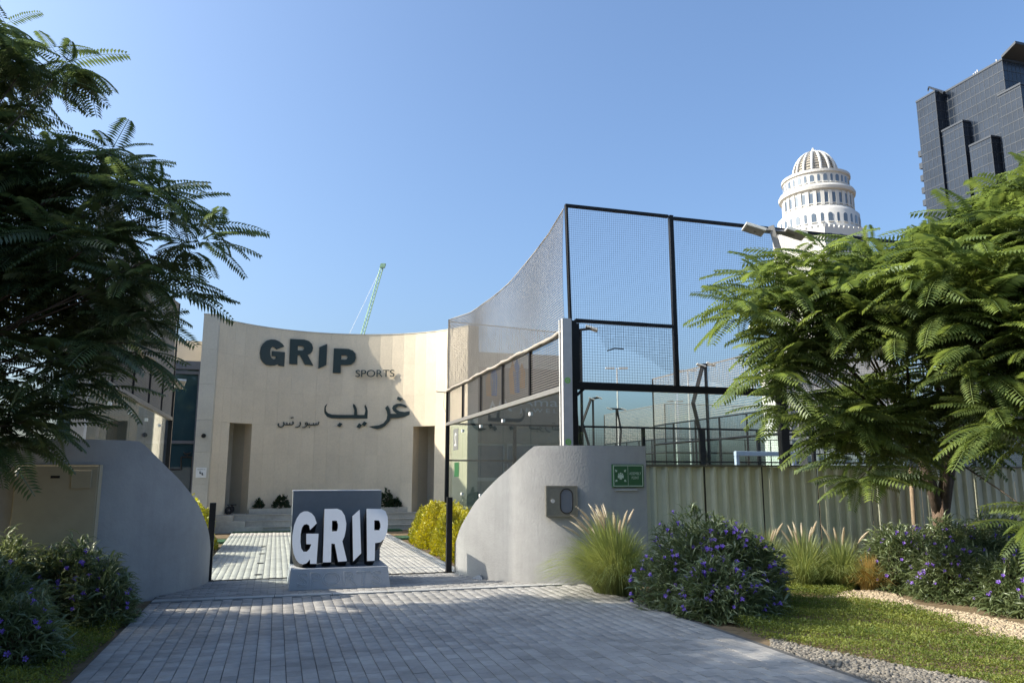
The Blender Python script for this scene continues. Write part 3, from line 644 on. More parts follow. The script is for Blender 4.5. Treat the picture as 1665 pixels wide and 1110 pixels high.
# ================================================================== PADEL COURTS
def strands(lines, r):
    """each line: list of points; three-sided thin prisms"""
    m = MB()
    for p in lines: m.tube(p, r, 3, False)
    return m
def wire_mesh(o, u, v, nu, nv, r=.0022):
    o, u, v = Vector(o), Vector(u), Vector(v); L = []
    for i in range(nu+1): L.append([o+u*(i/nu), o+u*(i/nu)+v])
    for j in range(nv+1): L.append([o+v*(j/nv), o+v*(j/nv)+u])
    return strands(L, r)
CX, CY0, CY1 = 4.85, 12.755, 22.755
Z_GL, Z_ME = 3.17, 4.12
sagY = [12.755, 14.0, 15.2, 17.0, 19.0, 21.0, 22.755]
def ztop(y):
    pts = [onX(x, yy, CX) for x, yy in ((918, 337), (893, 380), (860, 422), (830, 458), (800, 485), (765, 508), (729, 520))]
    return float(np.interp(y, [p.y for p in pts], [p.z for p in pts]))
def court_end(root, X, side, mk_net=True, y1=CY1, y0=CY0, wire='wire_sunlit', far_only=None):
    """end wall along y at x=X: glass to 3.17 m, wire mesh to 4.12 m, netting above"""
    n = 5; L = (y1-y0)/n
    for i in range(n):
        a, b = y0+i*L, y0+(i+1)*L
        MB().box(X-.006, X+.006, a+.012, b-.012, .12, Z_GL-.05).build('glass_panel', 'glass', root)
        w = wire_mesh((X, a+.03, Z_GL+.05), (0, L-.06, 0), (0, 0, Z_ME-Z_GL-.04), int(L/.05), 19, .0036); w.build('mesh_panel', wire, root)
        if i:
            MB().box(X-.035, X+.035, a-.035, a+.035, Z_GL+.03, Z_ME).build('post', 'black', root)
            for z in (2.85, 1.15): MB().box(X-.03, X+.03, a-.05, a+.05, z-.035, z+.035).build('glass_clip', 'signw', root)
    MB().box(X-.07, X+.05, y0, y1, Z_GL-.06, Z_GL+.028).build('beam', 'galv', root)
    MB().box(X-.03, X+.03, y0, y1, Z_ME, Z_ME+.045).build('top_rail', 'galv', root)
    MB().box(X-.05, X+.05, y0, y1, .0, .12).build('kerb', 'kerb', root)
    MB().box(X-.055, X+.055, y1-.055, y1+.055, 0, Z_ME+.05).build('corner_post', 'black', root)
    MB().tube([(X, y1, Z_ME+.04), (X, y1, ztop(y1))], .028, 8).build('net_pole', 'black', root)
    if mk_net:
        ys = np.arange(y0, y1+.001, .05); L = []
        wob = lambda y, z: X+.05*math.sin(y*1.3)*math.sin((z-4)*1.2)
        for y in ys:
            zt = ztop(y); L.append([(wob(y, z), y, z) for z in np.linspace(4.14, zt, 5)])
        for k in range(49):
            t = k/48; L.append([(wob(y, 4.14+(ztop(y)-4.14)*t), y, 4.14+(ztop(y)-4.14)*t) for y in np.linspace(y0, y1, 26)])
        strands(L, .0050).build('net', 'net', root)
        MB().tube([(X, y, ztop(y)) for y in np.linspace(y0, y1, 26)], .012, 5).build('net_rope', 'net', root)
rc = empty('padel_court', (CX, CY0, 0), label='glass padel court with tall netting behind the hose cabinet wall', cat='court')
court_end(rc, CX, 1)
# bunched lower net hem along the mesh top
hp = [(CX-.05+random.uniform(-.015, .015), y, 4.16+.01*math.sin(y*2.1)+.008*math.sin(y*5.)) for y in np.linspace(CY0, CY1, 60)]
MB().tube(hp, [.028+.016*math.sin(i*.9)**2 for i in range(60)], 7).build('net_hem', 'net', rc, True)
# near corner column
MB().box(CX-.09, CX+.085, CY0-.11, CY0-.03, 0, 4.40).build('column_flange', 'steel', rc)
MB().box(CX-.012, CX+.012, CY0-.029, CY0+.05, 0, 4.40).build('column_web', 'steel', rc)
MB().box(CX-.09, CX+.085, CY0+.051, CY0+.09, 0, 4.40).build('column_flange', 'steel', rc)
MB().box(CX+.09, CX+.20, CY0-.06, CY0+.06, 0, 4.38).build('corner_post', 'black', rc)
for z in (3.28, 2.20):
    e2 = MB(); e2.lathe((0, 0, 0), [(.001, 0), (.055, 0)], 18); e2.v = [(CX-.005+x, CY0-.1125, z+y_) for x, y_, _ in e2.v]; e2.f = [f[::-1] for f in e2.f]; s_ = e2.build('sticker', 'greens', rc)
    put_text(T['g'], 'sticker_print', 'steel', (CX-.005, CY0-.1145, z), (1, 0, 0), (0, 0, 1), .05, .06, s_)
# front (long) side: two glass panels, step mesh, beam
FXp = [CX+.2, 7.06, 9.29]
MB().box(CX+.2, 9.35, CY0-.05, CY0+.05, 3.14, 3.27).build('beam', 'black', rc)
for a, b in ((CX+.2, 7.05), (7.065, 9.22)):
    MB().box(a+.01, b-.01, CY0-.006, CY0+.006, .12, 3.135).build('glass_panel', 'glass', rc)
MB().box(7.02, 7.10, CY0-.04, CY0+.04, 3.271, 6.58).build('net_pole', 'black', rc)
MB().box(CX+.2, 7.0, CY0-.04, CY0+.04, 4.36, 4.42).build('top_rail', 'black', rc)
MB().box(CX+.203, CX+.26, CY0-.04, CY0+.04, 3.275, 4.335).build('rail', 'black', rc)
wire_mesh((CX+.26, CY0, 3.28), (6.99-CX-.26, 0, 0), (0, 0, 1.05), 36, 21, .0026).build('mesh_panel', 'wire', rc)
MB().box(9.23, 9.40, CY0-.07, CY0+.07, 0, 3.6).build('post', 'black', rc)
for xx, s in ((CX+.2, 1), (9.23, -1)): MB().obox((xx, CY0-.03, 3.0), (s*.16, 0, .14), (0, .06, 0), (0, 0, .06)).build('gusset', 'black', rc)
MB().tube([(CX+.1, CY0, 4.38), (CX+.05, CY0, 6.56)], .035, 8).build('net_pole', 'black', rc)
MB().box(CX+.03, 7.0, CY0-.03, CY0+.03, 6.53, 6.585).build('net_rail', 'black', rc)
MB().box(7.12, 14.8, CY0-.03, CY0+.03, 6.50, 6.56).build('net_rail', 'black', rc)
def front_net(x0, x1, zt, zb, name, step=.042):
    L = []; xs = np.arange(x0, x1, step); wy = lambda x, z: CY0+.02+.05*math.sin(x*1.7+z*.8)*math.sin(z*1.3)
    for x in xs: L.append([(x+.015*math.sin(z*3), wy(x, z), z) for z in np.linspace(zb(x), zt(x), 6)])
    z = 2.9
    zmax = max(zt(x) for x in xs)
    while z < zmax:
        run = []
        for x in xs:
            if zb(x) <= z <= zt(x): run.append((x, wy(x, z), z+.02*math.sin(x*2.3)))
            else:
                if len(run) > 1: L.append(run[::3]+[run[-1]])
                run = []
        if len(run) > 1: L.append(run[::3]+[run[-1]])
        z += step
    return strands(L, .0022).build(name, 'net_backlit', rc)
tb = [onY(x, y, CY0) for x, y in ((930, 522), (960, 530), (972, 545), (988, 570), (1000, 566), (1015, 567), (1040, 578), (1060, 588), (1075, 600), (1096, 614))]
front_net(CX+.1, 7.0, lambda x: 6.53, lambda x: float(np.interp(x, [p.x for p in tb], [p.z for p in tb])), 'net')
front_net(7.13, 14.8, lambda x: 6.50-.06*math.sin((x-7.1)*1.1)**2, lambda x: 3.28+(.12*math.sin(min(math.pi, max(0, (x-7.12)*3.)))), 'net')
MB().tube([p+Vector((0, .02, 0)) for p in tb[3:6]], .012, 5).build('net_tear_cord', 'black', rc)
# mesh side bays beyond 9.3
for i in range(3):
    a = 9.42+i*2.0; wire_mesh((a, CY0, .2), (1.92, 0, 0), (0, 0, 2.95), 38, 59, .0024).build('mesh_panel', 'wire', rc)
    MB().box(a+1.93, a+1.99, CY0-.04, CY0+.04, 0, 3.2).build('post', 'black', rc); MB().box(a, a+1.93, CY0-.03, CY0+.03, 3.16, 3.22).build('rail', 'black', rc); MB().box(a, a+1.93, CY0-.03, CY0+.03, 2.16, 2.22).build('rail', 'black', rc); MB().box(a, a+1.93, CY0-.03, CY0+.03, .1, .16).build('rail', 'black', rc)
# far long side
MB().box(CX+.06, 21, CY1-.03, CY1+.03, 3.14, 3.20).build('rail', 'black', rc)
MB().box(CX+.06, 21, CY1-.03, CY1+.03, 2.06, 2.11).build('rail', 'black', rc)
for i, x in enumerate((6.95, 9.12, 11.31, 13.45, 15.6, 17.8)):
    w_ = .10 if i != 3 else .2; MB().box(x-w_/2, x+w_/2, CY1-.05, CY1+.05, 0, 3.14).build('post', 'black', rc)
for i in range(4): wire_mesh((9.2+i*2.14, CY1, .2), (2.06, 0, 0), (0, 0, 2.94), 26, 37, .0032).build('mesh_panel', 'wire', rc)
for a, b in ((4.95, 6.9), (7.0, 9.06)): MB().box(a, b, CY1-.006, CY1+.006, .1, 3.13).build('glass_panel', 'glass', rc)
# far upper net on the end next to the clubhouse
L = [[(x, CY1, 4.14), (x, CY1+.02*math.sin(x*9), 6.2)] for x in np.arange(4.9, 8.6, .06)]+[[(4.88, CY1, z), (8.6, CY1, z-.05)] for z in np.arange(4.14, 6.2, .06)]
strands(L, .004).build('net', 'net', rc); MB().tube([(4.85, CY1, 6.3), (8.6, CY1, 6.15)], .016, 5).build('net_rope', 'net', rc)
# number plate seen from behind
c = onX(740, 714, CX-.03); MB().box(CX-.016, CX-.010, c.y-.30, c.y+.30, c.z-.30, c.z+.30).build('number_plate', 'greyp', rc)
put_text(T['two'], 'number', 'signw', (CX-.018, c.y+.02, c.z), (0, 1, 0), (0, 0, 1), .22, .36, rc)
c = onX(740.5, 763, CX-.03); MB().box(CX-.016, CX-.010, c.y-.36, c.y+.2, c.z-.2, c.z+.2).build('green_rectangle', 'green', rc)  # green rectangle on the end glass below the number plate
# small arm with cable on the far corner post
c = onX(731, 636, CX); m = MB(); m.tube([(CX, CY1, c.z-.02), (CX-.38, CY1-.05, c.z)], .014, 5); m.tube([(CX-.1, CY1, c.z), (CX-.14, CY1, c.z-.4), (CX-.03, CY1, c.z-.7)], .006, 4); m.build('cable_arm', 'galv', rc)
# left court
lc = empty('padel_court', (-2.83, CY0, 0), label='glass padel court behind the beige cabinet wall and the dark tree', cat='court')
court_end(lc, -2.83, -1)
hp = [(-2.83+.05, y, 4.17+.05*math.sin(y*2.1)) for y in np.linspace(CY0, CY1, 40)]; MB().tube(hp, .04, 6).build('net_hem', 'net', lc, True)
MB().box(-2.92, -2.74, CY0-.09, CY0+.09, 0, 4.4).build('corner_post', 'steel', lc)
MB().box(-12, -2.9, CY1-.03, CY1+.03, 3.14, 3.2).build('rail', 'black', lc)
wire_mesh((-11.9, CY1, 3.25), (9, 0, 0), (0, 0, .85), 120, 14, .003).build('mesh_panel', 'wire', lc)
for x in (-5, -7.1, -9.2): MB().box(x-.05, x+.05, CY1-.05, CY1+.05, 0, 4.1).build('post', 'black', lc)
def flood(root, p, yaw, sx=.34, tilt=.35, name='lamp_head'):
    m = MB().box(-sx/2, sx/2, -.2, .2, -.03, .03); mt = Matrix.Translation(p) @ Matrix.Rotation(yaw, 4, 'Z') @ Matrix.Rotation(tilt, 4, 'X')
    m.v = [tuple(mt @ Vector(v)) for v in m.v]; h = m.build(name, 'lamp', root, bevel=.008)
    g_ = MB().box(-sx/2+.03, sx/2-.03, -.17, .17, -.036, -.0305); g_.v = [tuple(mt @ Vector(v)) for v in g_.v]; g_.build('lamp_lens', 'lampg', h)
c = onX(293, 624, -2.83); 
e = empty('flood_light', (-2.6, 22.5, 4.1), label='white flood lamp on the corner post beside the blue window', cat='lamp')
c = onY(293, 624, 22.6); flood(e, c, .3, .24, -.5); MB().tube([(-2.83, CY1, c.z-.15), c+Vector((-.05, .05, -.03))], .02, 6).build('arm', 'black', e)
# bent light masts round the courts
def mast(label, pts, r, heads, straight=None, m='galv'):
    e = empty('light_mast', (pts[0].x, pts[0].y, 0), label=label, cat='light mast', group='court light masts')
    base = Vector((pts[0].x, pts[0].y, 0)); MB().tube([base]+pts, r, 4).build('pole', m, e)
    if straight: MB().tube([Vector((straight.x, straight.y, 0)), straight], r*.8, 4).build('post', m, e)
    top = pts[-1]; a = MB(); hs = [Vector(h) for h in heads]; a.tube([hs[0], hs[-1]], r*.7, 4); a.build('arm', m, e)
    for h in hs: flood(e, h, 1.2, .4)
    return e
d = 24.2
mast('bent black light mast just behind the pale corner column', [onD(938, 690, d), onD(933, 612, d), onD(941, 538, d)], .06, [onD(926, 538, d), onD(962, 534, d)], onD(944, 538, d), 'black')
d = 33.5
mast('bent black light mast at the far left corner of the rear court', [onD(1150, 752, d), onD(1127, 655, d), onD(1143, 592, d)], .10, [onD(1140, 594, d), onD(1156, 592, d)], onD(1147, 595, d), 'black')
d = 48
mast('small bent light mast seen low beside the pale corner column', [onD(957, 722, d), onD(947, 687, d), onD(961, 648, d)], .09, [onD(962, 648, d), onD(974, 646, d)], onD(964, 650, d), 'black')
d = 55
mast('distant light mast with two lamp heads behind the court mesh', [onD(1008, 722, d), onD(1010, 700, d), onD(1003, 664, d)], .08, [onD(991, 664, d), onD(1014, 665, d)], onD(1002, 664, d), 'black')
d = 14.3
mast('tall steel light mast rising from behind the green tree beside the netting', [onD(1300, 620, d), onD(1288, 480, d), onD(1254, 368, d)], .075, [onD(1226, 373, d), onD(1292, 380, d)], None)
# street lamps far away
for px, py, d, h in ((1003, 598, 85, 1), (1098, 652, 120, 1), (1118, 602, 100, 1)):
    t = onD(px, py, d); e = empty('street_lamp', (t.x, t.y, 0), label='slender distant street lamp rising behind the courts', cat='street lamp', group='far street lamps')
    MB().tube([(t.x, t.y, 0), (t.x, t.y, t.z)], [.13, .08], 6).build('pole', 'steel', e)
    for s in (-1, 1): MB().obox(t+RT*(s*.25)+Vector((0, 0, -.08)), RT*(s*1.0), GH*.4, Vector((0, 0, .16))).build('lamp_head', 'lamp' if px != 1098 else 'galv', e)
# rear courts
def rear_court(label, x0, x1, y0, y1, netz=6.45, side=None):
    e = empty('padel_court', (x0, y0, 0), label=label, cat='court')
    for (a, b) in (((x0, y0), (x0, y1)), ((x0, y0), (x1, y0))):
        A, B = Vector((*a, 0)), Vector((*b, 0)); u = B-A; L = u.length; n = round(L/2)
        MB().tube([A+Z3*3.18, B+Z3*3.18], .05, 4).build('beam', 'black', e)
        MB().tube([A+Z3*4.1, B+Z3*4.1], .03, 4).build('top_rail', 'black', e)
        for i in range(n+1): p = A+u*i/n; MB().tube([p, p+Z3*4.1], .05, 4).build('post', 'black', e)
        wire_mesh(A+Z3*3.2, u, Z3*.9, int(L/.12), 8, .005).build('mesh_panel', 'wire', e)
        nn = int(L/.10); Ls = [[A+u*(i/nn)+Z3*4.1, A+u*(i/nn)+Z3*netz] for i in range(nn+1)]+[[A+Z3*z, B+Z3*z] for z in np.arange(4.1, netz, .10)]
        strands(Ls, .0075).build('net', 'net', e)
        MB().tube([A+Z3*netz, B+Z3*netz], .03, 5).build('net_rope', 'galv', e)
        for i in range(n): 
            p0, p1 = A+u*((i+.02)/n), A+u*((i+.98)/n); MB().obox(p0+Z3*.1, p1-p0, Vector((u.y, -u.x, 0)).normalized()*.012, Z3*3.05).build('glass_panel', 'glass', e)
    for p in ((x0, y0), (x0, y1), (x1, y0)): MB().tube([(*p, 4.1), (*p, netz)], .04, 6).build('net_pole', 'black', e)
rear_court('rear padel court with sagging net seen past the bent mast', 17.9, 37.9, 24.8, 34.8)
rear_court('far padel court with pale netting seen low through the mesh', 24.5, 44.5, 46.0, 56.0, 6.4)
# pale blue steel frame inside court
c0, c1 = onY(1195, 737, 17.76), 13.3
e = empty('steel_frame', (12.3, 17.76, 0), label='pale blue steel frame standing inside the glass court', cat='frame')
MB().box(c0.x, c1, 17.7, 17.82, c0.z-.06, c0.z+.06).build('crossbar', 'bluest', e, bevel=.01)
for x in (c0.x, c1-.1): MB().box(x, x+.1, 17.71, 17.81, 0, c0.z-.061).build('leg', 'bluest', e, bevel=.01)

# ================================================================== FENCE
fe = empty('sheet_fence', (5.5, 11, 0), label='olive green ribbed metal sheet fence along the planting bed', cat='fence')
FY = 11.0
prof = [(0, 0), (.10, 0), (.125, -.035), (.165, -.035), (.19, 0), (.30, 0), (.325, -.035), (.365, -.035), (.39, 0)]
def fence_panel():
    m = MB(); x = .012; pts = []
    w = 1.036/5
    for i in range(5):
        pts += [(x+w*i, 0), (x+w*i+w*.42, 0), (x+w*i+w*.60, -.055), (x+w*i+w*.80, -.055)]
    pts.append((x+w*5, 0))
    for px_, py_ in pts: m.v += [(px_, py_, .04), (px_, py_, 1.76)]
    for i in range(len(pts)-1): m.f.append((2*i, 2*i+2, 2*i+3, 2*i+1))
    return m.mesh('fence_panel', 'fence')
fpm = fence_panel(); x = 5.46
for i in range(12):
    o = link('fence_panel', fpm, None, fe); o.matrix_parent_inverse = Matrix.Translation(-fe.location); o.location = (x, FY+random.uniform(-.006, .006), 0); o.rotation_euler.z = random.uniform(-.004, .004)
    MB().box(x-.012, x+.010, FY+.002, FY+.06, 0, 1.755).build('fence_post', 'black', fe)
    MB().box(x+.004, x+1.054, FY-.068, FY+.03, 1.762, 1.79).build('top_rail', 'fencecap', fe)
    x += 1.06

# ================================================================== FAR BUILDINGS AND CRANE
TD = 250.; tc = onD(1326, 300, TD); tw = empty('domed_tower', (tc.x, tc.y, 0), label='white round tower with ribbed dome and stacked drums', cat='tower')
tz = lambda y, r=0.: onD(1326, y, TD-r).z
K = TD/PF*1.018; r1, r2, r3, rc_ = 52*K, 55.5*K, 64*K, 57.8*K
T0 = (tc.x, tc.y, 0)
Zd = tz(273.7, r1); Zc0, Zc1 = tz(296, rc_), tz(303.6, rc_); Z2b = tz(332, r3); Z3b = tz(366, r3)
MB().lathe(T0, [(r3, 0), (r3, Z2b-1.2), (r3-.8, Z2b-.4), (r2+.6, Z2b), (r2, Z2b+.6), (r2, Zc1-.8)], 72).build('drum', 'wall_w', tw, True)
MB().lathe(T0, [(r2, Zc1-.8), (rc_+.4, Zc1-.3), (rc_+.6, Zc1+.6), (rc_+.2, Zc0-.2), (r1+.2, Zc0)], 72).build('cornice', 'wall_w', tw)
MB().lathe(T0, [(r1, Zc0), (r1, Zd-1.2), (r1+.5, Zd-.9), (r1+.5, Zd), (r1-2.5, Zd+.2), (r1-3, Zd-.5)], 72).build('drum', 'wall_w', tw)
Rd, Hd = 35*K, tz(246.5)-Zd
MB().lathe(T0, [(Rd*.94, Zd-.4), (Rd*.94, Zd+1)]+[(Rd*.94*math.cos(t), Zd+1+(Hd-1.4)*math.sin(t)) for t in np.linspace(.05, 1.5, 10)], 48).build('dome_core', 'domecore', tw, True)
for k in range(16):
    t0 = 2*math.pi*k/16; MB().tube([(tc.x+Rd*1.02*math.cos(u)*math.cos(t0), tc.y+Rd*1.02*math.cos(u)*math.sin(t0), Zd+.5+(Hd-.9)*math.sin(u)) for u in np.linspace(0, 1.52, 10)], .42, 5).build('dome_rib', 'wall_w', tw)
lv = MB()
for k in range(10):
    u = .10+.115*k; lv.lathe(T0, [(Rd*.96*math.cos(u), Zd+1+(Hd-1.4)*math.sin(u)-.2), (Rd*.985*math.cos(u), Zd+1+(Hd-1.4)*math.sin(u)), (Rd*.96*math.cos(u), Zd+1+(Hd-1.4)*math.sin(u)+.25)], 48)
lv.build('dome_louvre', 'galv', tw)
MB().tube([(tc.x, tc.y, Zd+Hd-.6), (tc.x, tc.y, Zd+Hd+1.2)], [.8, .3], 8).build('finial', 'wall_w', tw)
def tower_windows(r, z0, z1, w, n, arch, ph=0.):
    for k in range(n):
        a = 2*math.pi*(k+ph)/n; nrm = Vector((math.cos(a), math.sin(a), 0))
        if nrm.dot(-GH) < -.15: continue
        ww = w if (k % 2 == 0 or not arch) else w*.6
        loop = [(-ww/2, z0), (ww/2, z0), (ww/2, z1-ww/2)]+([(ww/2*math.cos(t), z1-ww/2+ww/2*math.sin(t)) for t in np.linspace(.4, 2.74, 5)] if arch else [(ww/2, z1), (-ww/2, z1)])+[(-ww/2, z1-ww/2)]
        u_ = Vector((-nrm.y, nrm.x, 0)); base = Vector(T0)+nrm*(r+.08)
        wdw = extrude_poly([loop], lambda x, z: base+u_*x+Z3*z, nrm, .6).build('window', 'win_w', tw)
        sl_ = MB(); sl_.obox(base+u_*(-ww/2-.15)+Z3*(z0-.35)-nrm*.3, u_*(ww+.3), nrm*.5, Z3*.3); sl_.build('sill', 'wall_w', wdw)
tower_windows(r1, Zc0+1.0, Zd-1.8, 1.25, 32, True)
tower_windows(r2, Z2b+1.4, Zc1-1.6, 1.2, 30, False, .5)
tower_windows(r3, Z3b+1.5, Z2b-2.6, 1.4, 32, True)
for k in range(30):
    a = 2*math.pi*k/30; nrm = Vector((math.cos(a), math.sin(a), 0))
    if nrm.dot(-GH) < -.1: continue
    u_ = Vector((-nrm.y, nrm.x, 0)); MB().obox(Vector(T0)+nrm*(r2-.2)-u_*.55+Z3*(Z2b+.6), u_*1.1, nrm*.55, Z3*(Zc1-Z2b-1.5)).build('pilaster', 'wall_w', tw)
# square podium turned so a corner faces the courts
ca = onD(1340, 363, TD-16); cz = ca.z 
def oblock(root, name, m, corner, u, v, h, z0=0.): return MB().obox((corner.x, corner.y, z0), u, v, (0, 0, h-z0)).build(name, m, root)
uu = (RT*.97+GH*.25).normalized()*16; vv = (-RT*.75+GH*.66).normalized()*17
oblock(tw, 'podium', 'wall_w', ca, uu, vv, cz-1)
for i in range(9):
    for A_, d_ in ((ca, uu), (ca, vv)):
        p = A_+d_*(i/9+.02); MB().obox((p.x, p.y, cz-1), d_*.07, (GH if d_ is uu else RT)*.8, (0, 0, .9)).build('battlement', 'wall_w', tw)
for i in range(4):
    for j in range(10):
        p = ca+uu*((i+.35)/4); wz = cz-5-j*3.6; MB().obox((p.x-GH.x*.08, p.y-GH.y*.08, wz), uu.normalized()*1.1, -GH*.1, (0, 0, 1.9)).build('window', 'win_w', tw)
# white apartment block low behind the mesh
ab = onD(1283, 740, 150); abr = onD(1470, 740, 150); wb_ = empty('apartment_block', (ab.x, ab.y, 0), label='white low apartment block seen through the mesh behind the tree', cat='building')
u_ = (abr-ab); u_.z = 0; hh = onD(1300, 640, 150).z+6
MB().obox((ab.x, ab.y, 0), u_, GH*14, (0, 0, hh)).build('wall', 'wall_w', wb_)
MB().obox((ab.x, ab.y, hh), u_, GH*14, (0, 0, .6)).build('roof', 'wall_w', wb_)
for i in range(9):
    for j in range(int(hh/3.1)):
        p = ab+u_*((i+.3)/9); MB().obox((p.x-GH.x*.06, p.y-GH.y*.06, 1.0+j*3.1), u_.normalized()*.95, -GH*.08, (0, 0, 1.45)).build('window', 'win_w', wb_)
# dark glass tower, blocks stepping down
dt = empty('glass_tower', (272, 232, 0), label='tall dark glass office tower with stepped side blocks', cat='tower')
def dark_block(x, ya, yb, z, depth=20., fl=4.1, mu=2.2):
    MB().box(x, x+depth, ya, yb, 0, z).build('block', 'tower', dt)
    m = MB(); zz = 20.
    while zz < z: m.box(x-.10, x+.02, ya, yb, zz, zz+.35); m.box(x, x+depth, ya-.10, ya+.02, zz, zz+.35); zz += fl
    y_ = ya
    while y_ < yb: m.box(x-.07, x+.03, y_, y_+.16, 20, z); y_ += mu
    x_ = x
    while x_ < x+depth: m.box(x_, x_+.16, ya-.07, ya+.03, 20, z); x_ += mu
    m.build('mullion_grid', 'towerf', dt)
    MB().box(x-.3, x+depth, ya-.3, yb, z+.01, z+.8).build('parapet', 'towerf', dt)
main = onD(1632, 98, 280); mz = main.z
dark_block(266.5, 212.2, 241.0, mz, 26)
pa, pb = onX(1489.5, 166, 261.5), onX(1520, 150, 261.5); dark_block(261.5, pb.y, pa.y, pb.z, 26)
p1, p2 = onX(1531, 214, 262.5), onX(1565, 198, 262.5); dark_block(262.5, p2.y, p1.y, p2.z, 4)
p1, p2 = onX(1576, 240, 262.0), onX(1611, 223, 262.0); dark_block(262.0, p2.y, p1.y, p2.z, 4.4)
p1, p2 = onX(1634, 150, 266.2), onX(1655, 140, 262.8); dark_block(262.8, p2.y-1, 213.0, p2.z, 12)
wg_ = MB(); wg_.obox((266, 212, mz+.81), (26, 0, 0), (0, -6.5, 2.6), (0, 0, 1.0)); wg_.build('roof_wing', 'towerf', dt)
for j in range(16):
    p = onX(1489.5, 166, 261.5); MB().box(262.5, 270, p.y, p.y+2.6, p.z-22-j*5.6-2.6, p.z-22-j*5.6).build('balcony', 'towerf', dt)
q1, q2 = onX(1535, 151, 264), onX(1510, 142, 264); MB().tube([q1, q2, q2+Vector((0, .6, -1.6))], [.7, .45, .3], 5).build('roof_crane', 'towerf', dt)
for px_, py_ in ((1583, 120), (1586, 117), (1589, 114), (1620, 97)): p = onX(px_, py_, 268); MB().tube([(p.x, p.y, mz), p], .25, 5).build('antenna', 'wall_w', dt)
# tower crane jib
cb_, ct_ = onD(589, 545, 200), onD(621, 434, 200); dr_ = (ct_-cb_).normalized(); cb_ = cb_-dr_*22
cr_ = empty('tower_crane', (cb_.x, cb_.y, 0), label='pale green lattice crane jib rising behind the clubhouse roof', cat='crane')
n_ = 40; s_ = RT*.42; t_ = GH*.42; lat = MB()
cor = [s_+t_, s_-t_, -s_-t_, -s_+t_]
for c_ in cor: lat.tube([cb_+c_, ct_+c_*.8], .075, 4)
for i in range(n_):
    a, b = cb_+(ct_-cb_)*(i/n_), cb_+(ct_-cb_)*((i+1)/n_)
    for k in range(4): lat.tube([a+cor[k], b+cor[(k+1) % 4]], .05, 3, False)
lat.build('jib', 'crane', cr_)
MB().obox(ct_-RT*.5-GH*.5-dr_*.2, RT*1.3, GH, dr_*1.1).build('jib_head', 'crane', cr_)
MB().obox((cb_.x-.7, cb_.y-.7, 0), (1.4, 0, 0), (0, 1.4, 0), (0, 0, cb_.z+1)).build('mast', 'crane', cr_)
MB().tube([ct_-dr_*1.0-RT*.3, cb_+RT*-7+dr_*3], .035, 3).build('cable', 'galv', cr_)

# ================================================================== PLANTING
def frond_base(n=14, seed=0):
    r = np.random.default_rng(seed); V = []; Q = []
    def zc(x): return -.36*x*x+.12*x
    for s in (-1, 1):
        for i in range(n):
            x = .14+.85*(i+r.uniform(-.1, .1))/n; L = .225*math.sin(math.pi*(.22+.68*x))**.7*r.uniform(.86, 1.06); w = .0235
            d = np.array([.36, s*.93, -.16-.25*x]); d /= np.linalg.norm(d); nx = np.array([.93, -s*.36, 0])
            b = np.array([x, 0, zc(x)]); k = len(V); mid = b+d*L*.55+np.array([0, 0, .012]); tip = b+d*L+np.array([0, 0, -.018])
            V += [b, mid+nx*w, tip, mid-nx*w]; Q.append((k, k+1, k+2, k+3))
    xs = np.linspace(0, 1, 4)
    for a, c in zip(xs[:-1], xs[1:]):
        k = len(V); V += [np.array([a, -.006, zc(a)]), np.array([a, .006, zc(a)]), np.array([c, .005, zc(c)]), np.array([c, -.005, zc(c)])]; Q.append((k, k+1, k+2, k+3))
    return np.array(V), np.array(Q)
FB = [frond_base(16, 0), frond_base(14, 1), frond_base(17, 2)]
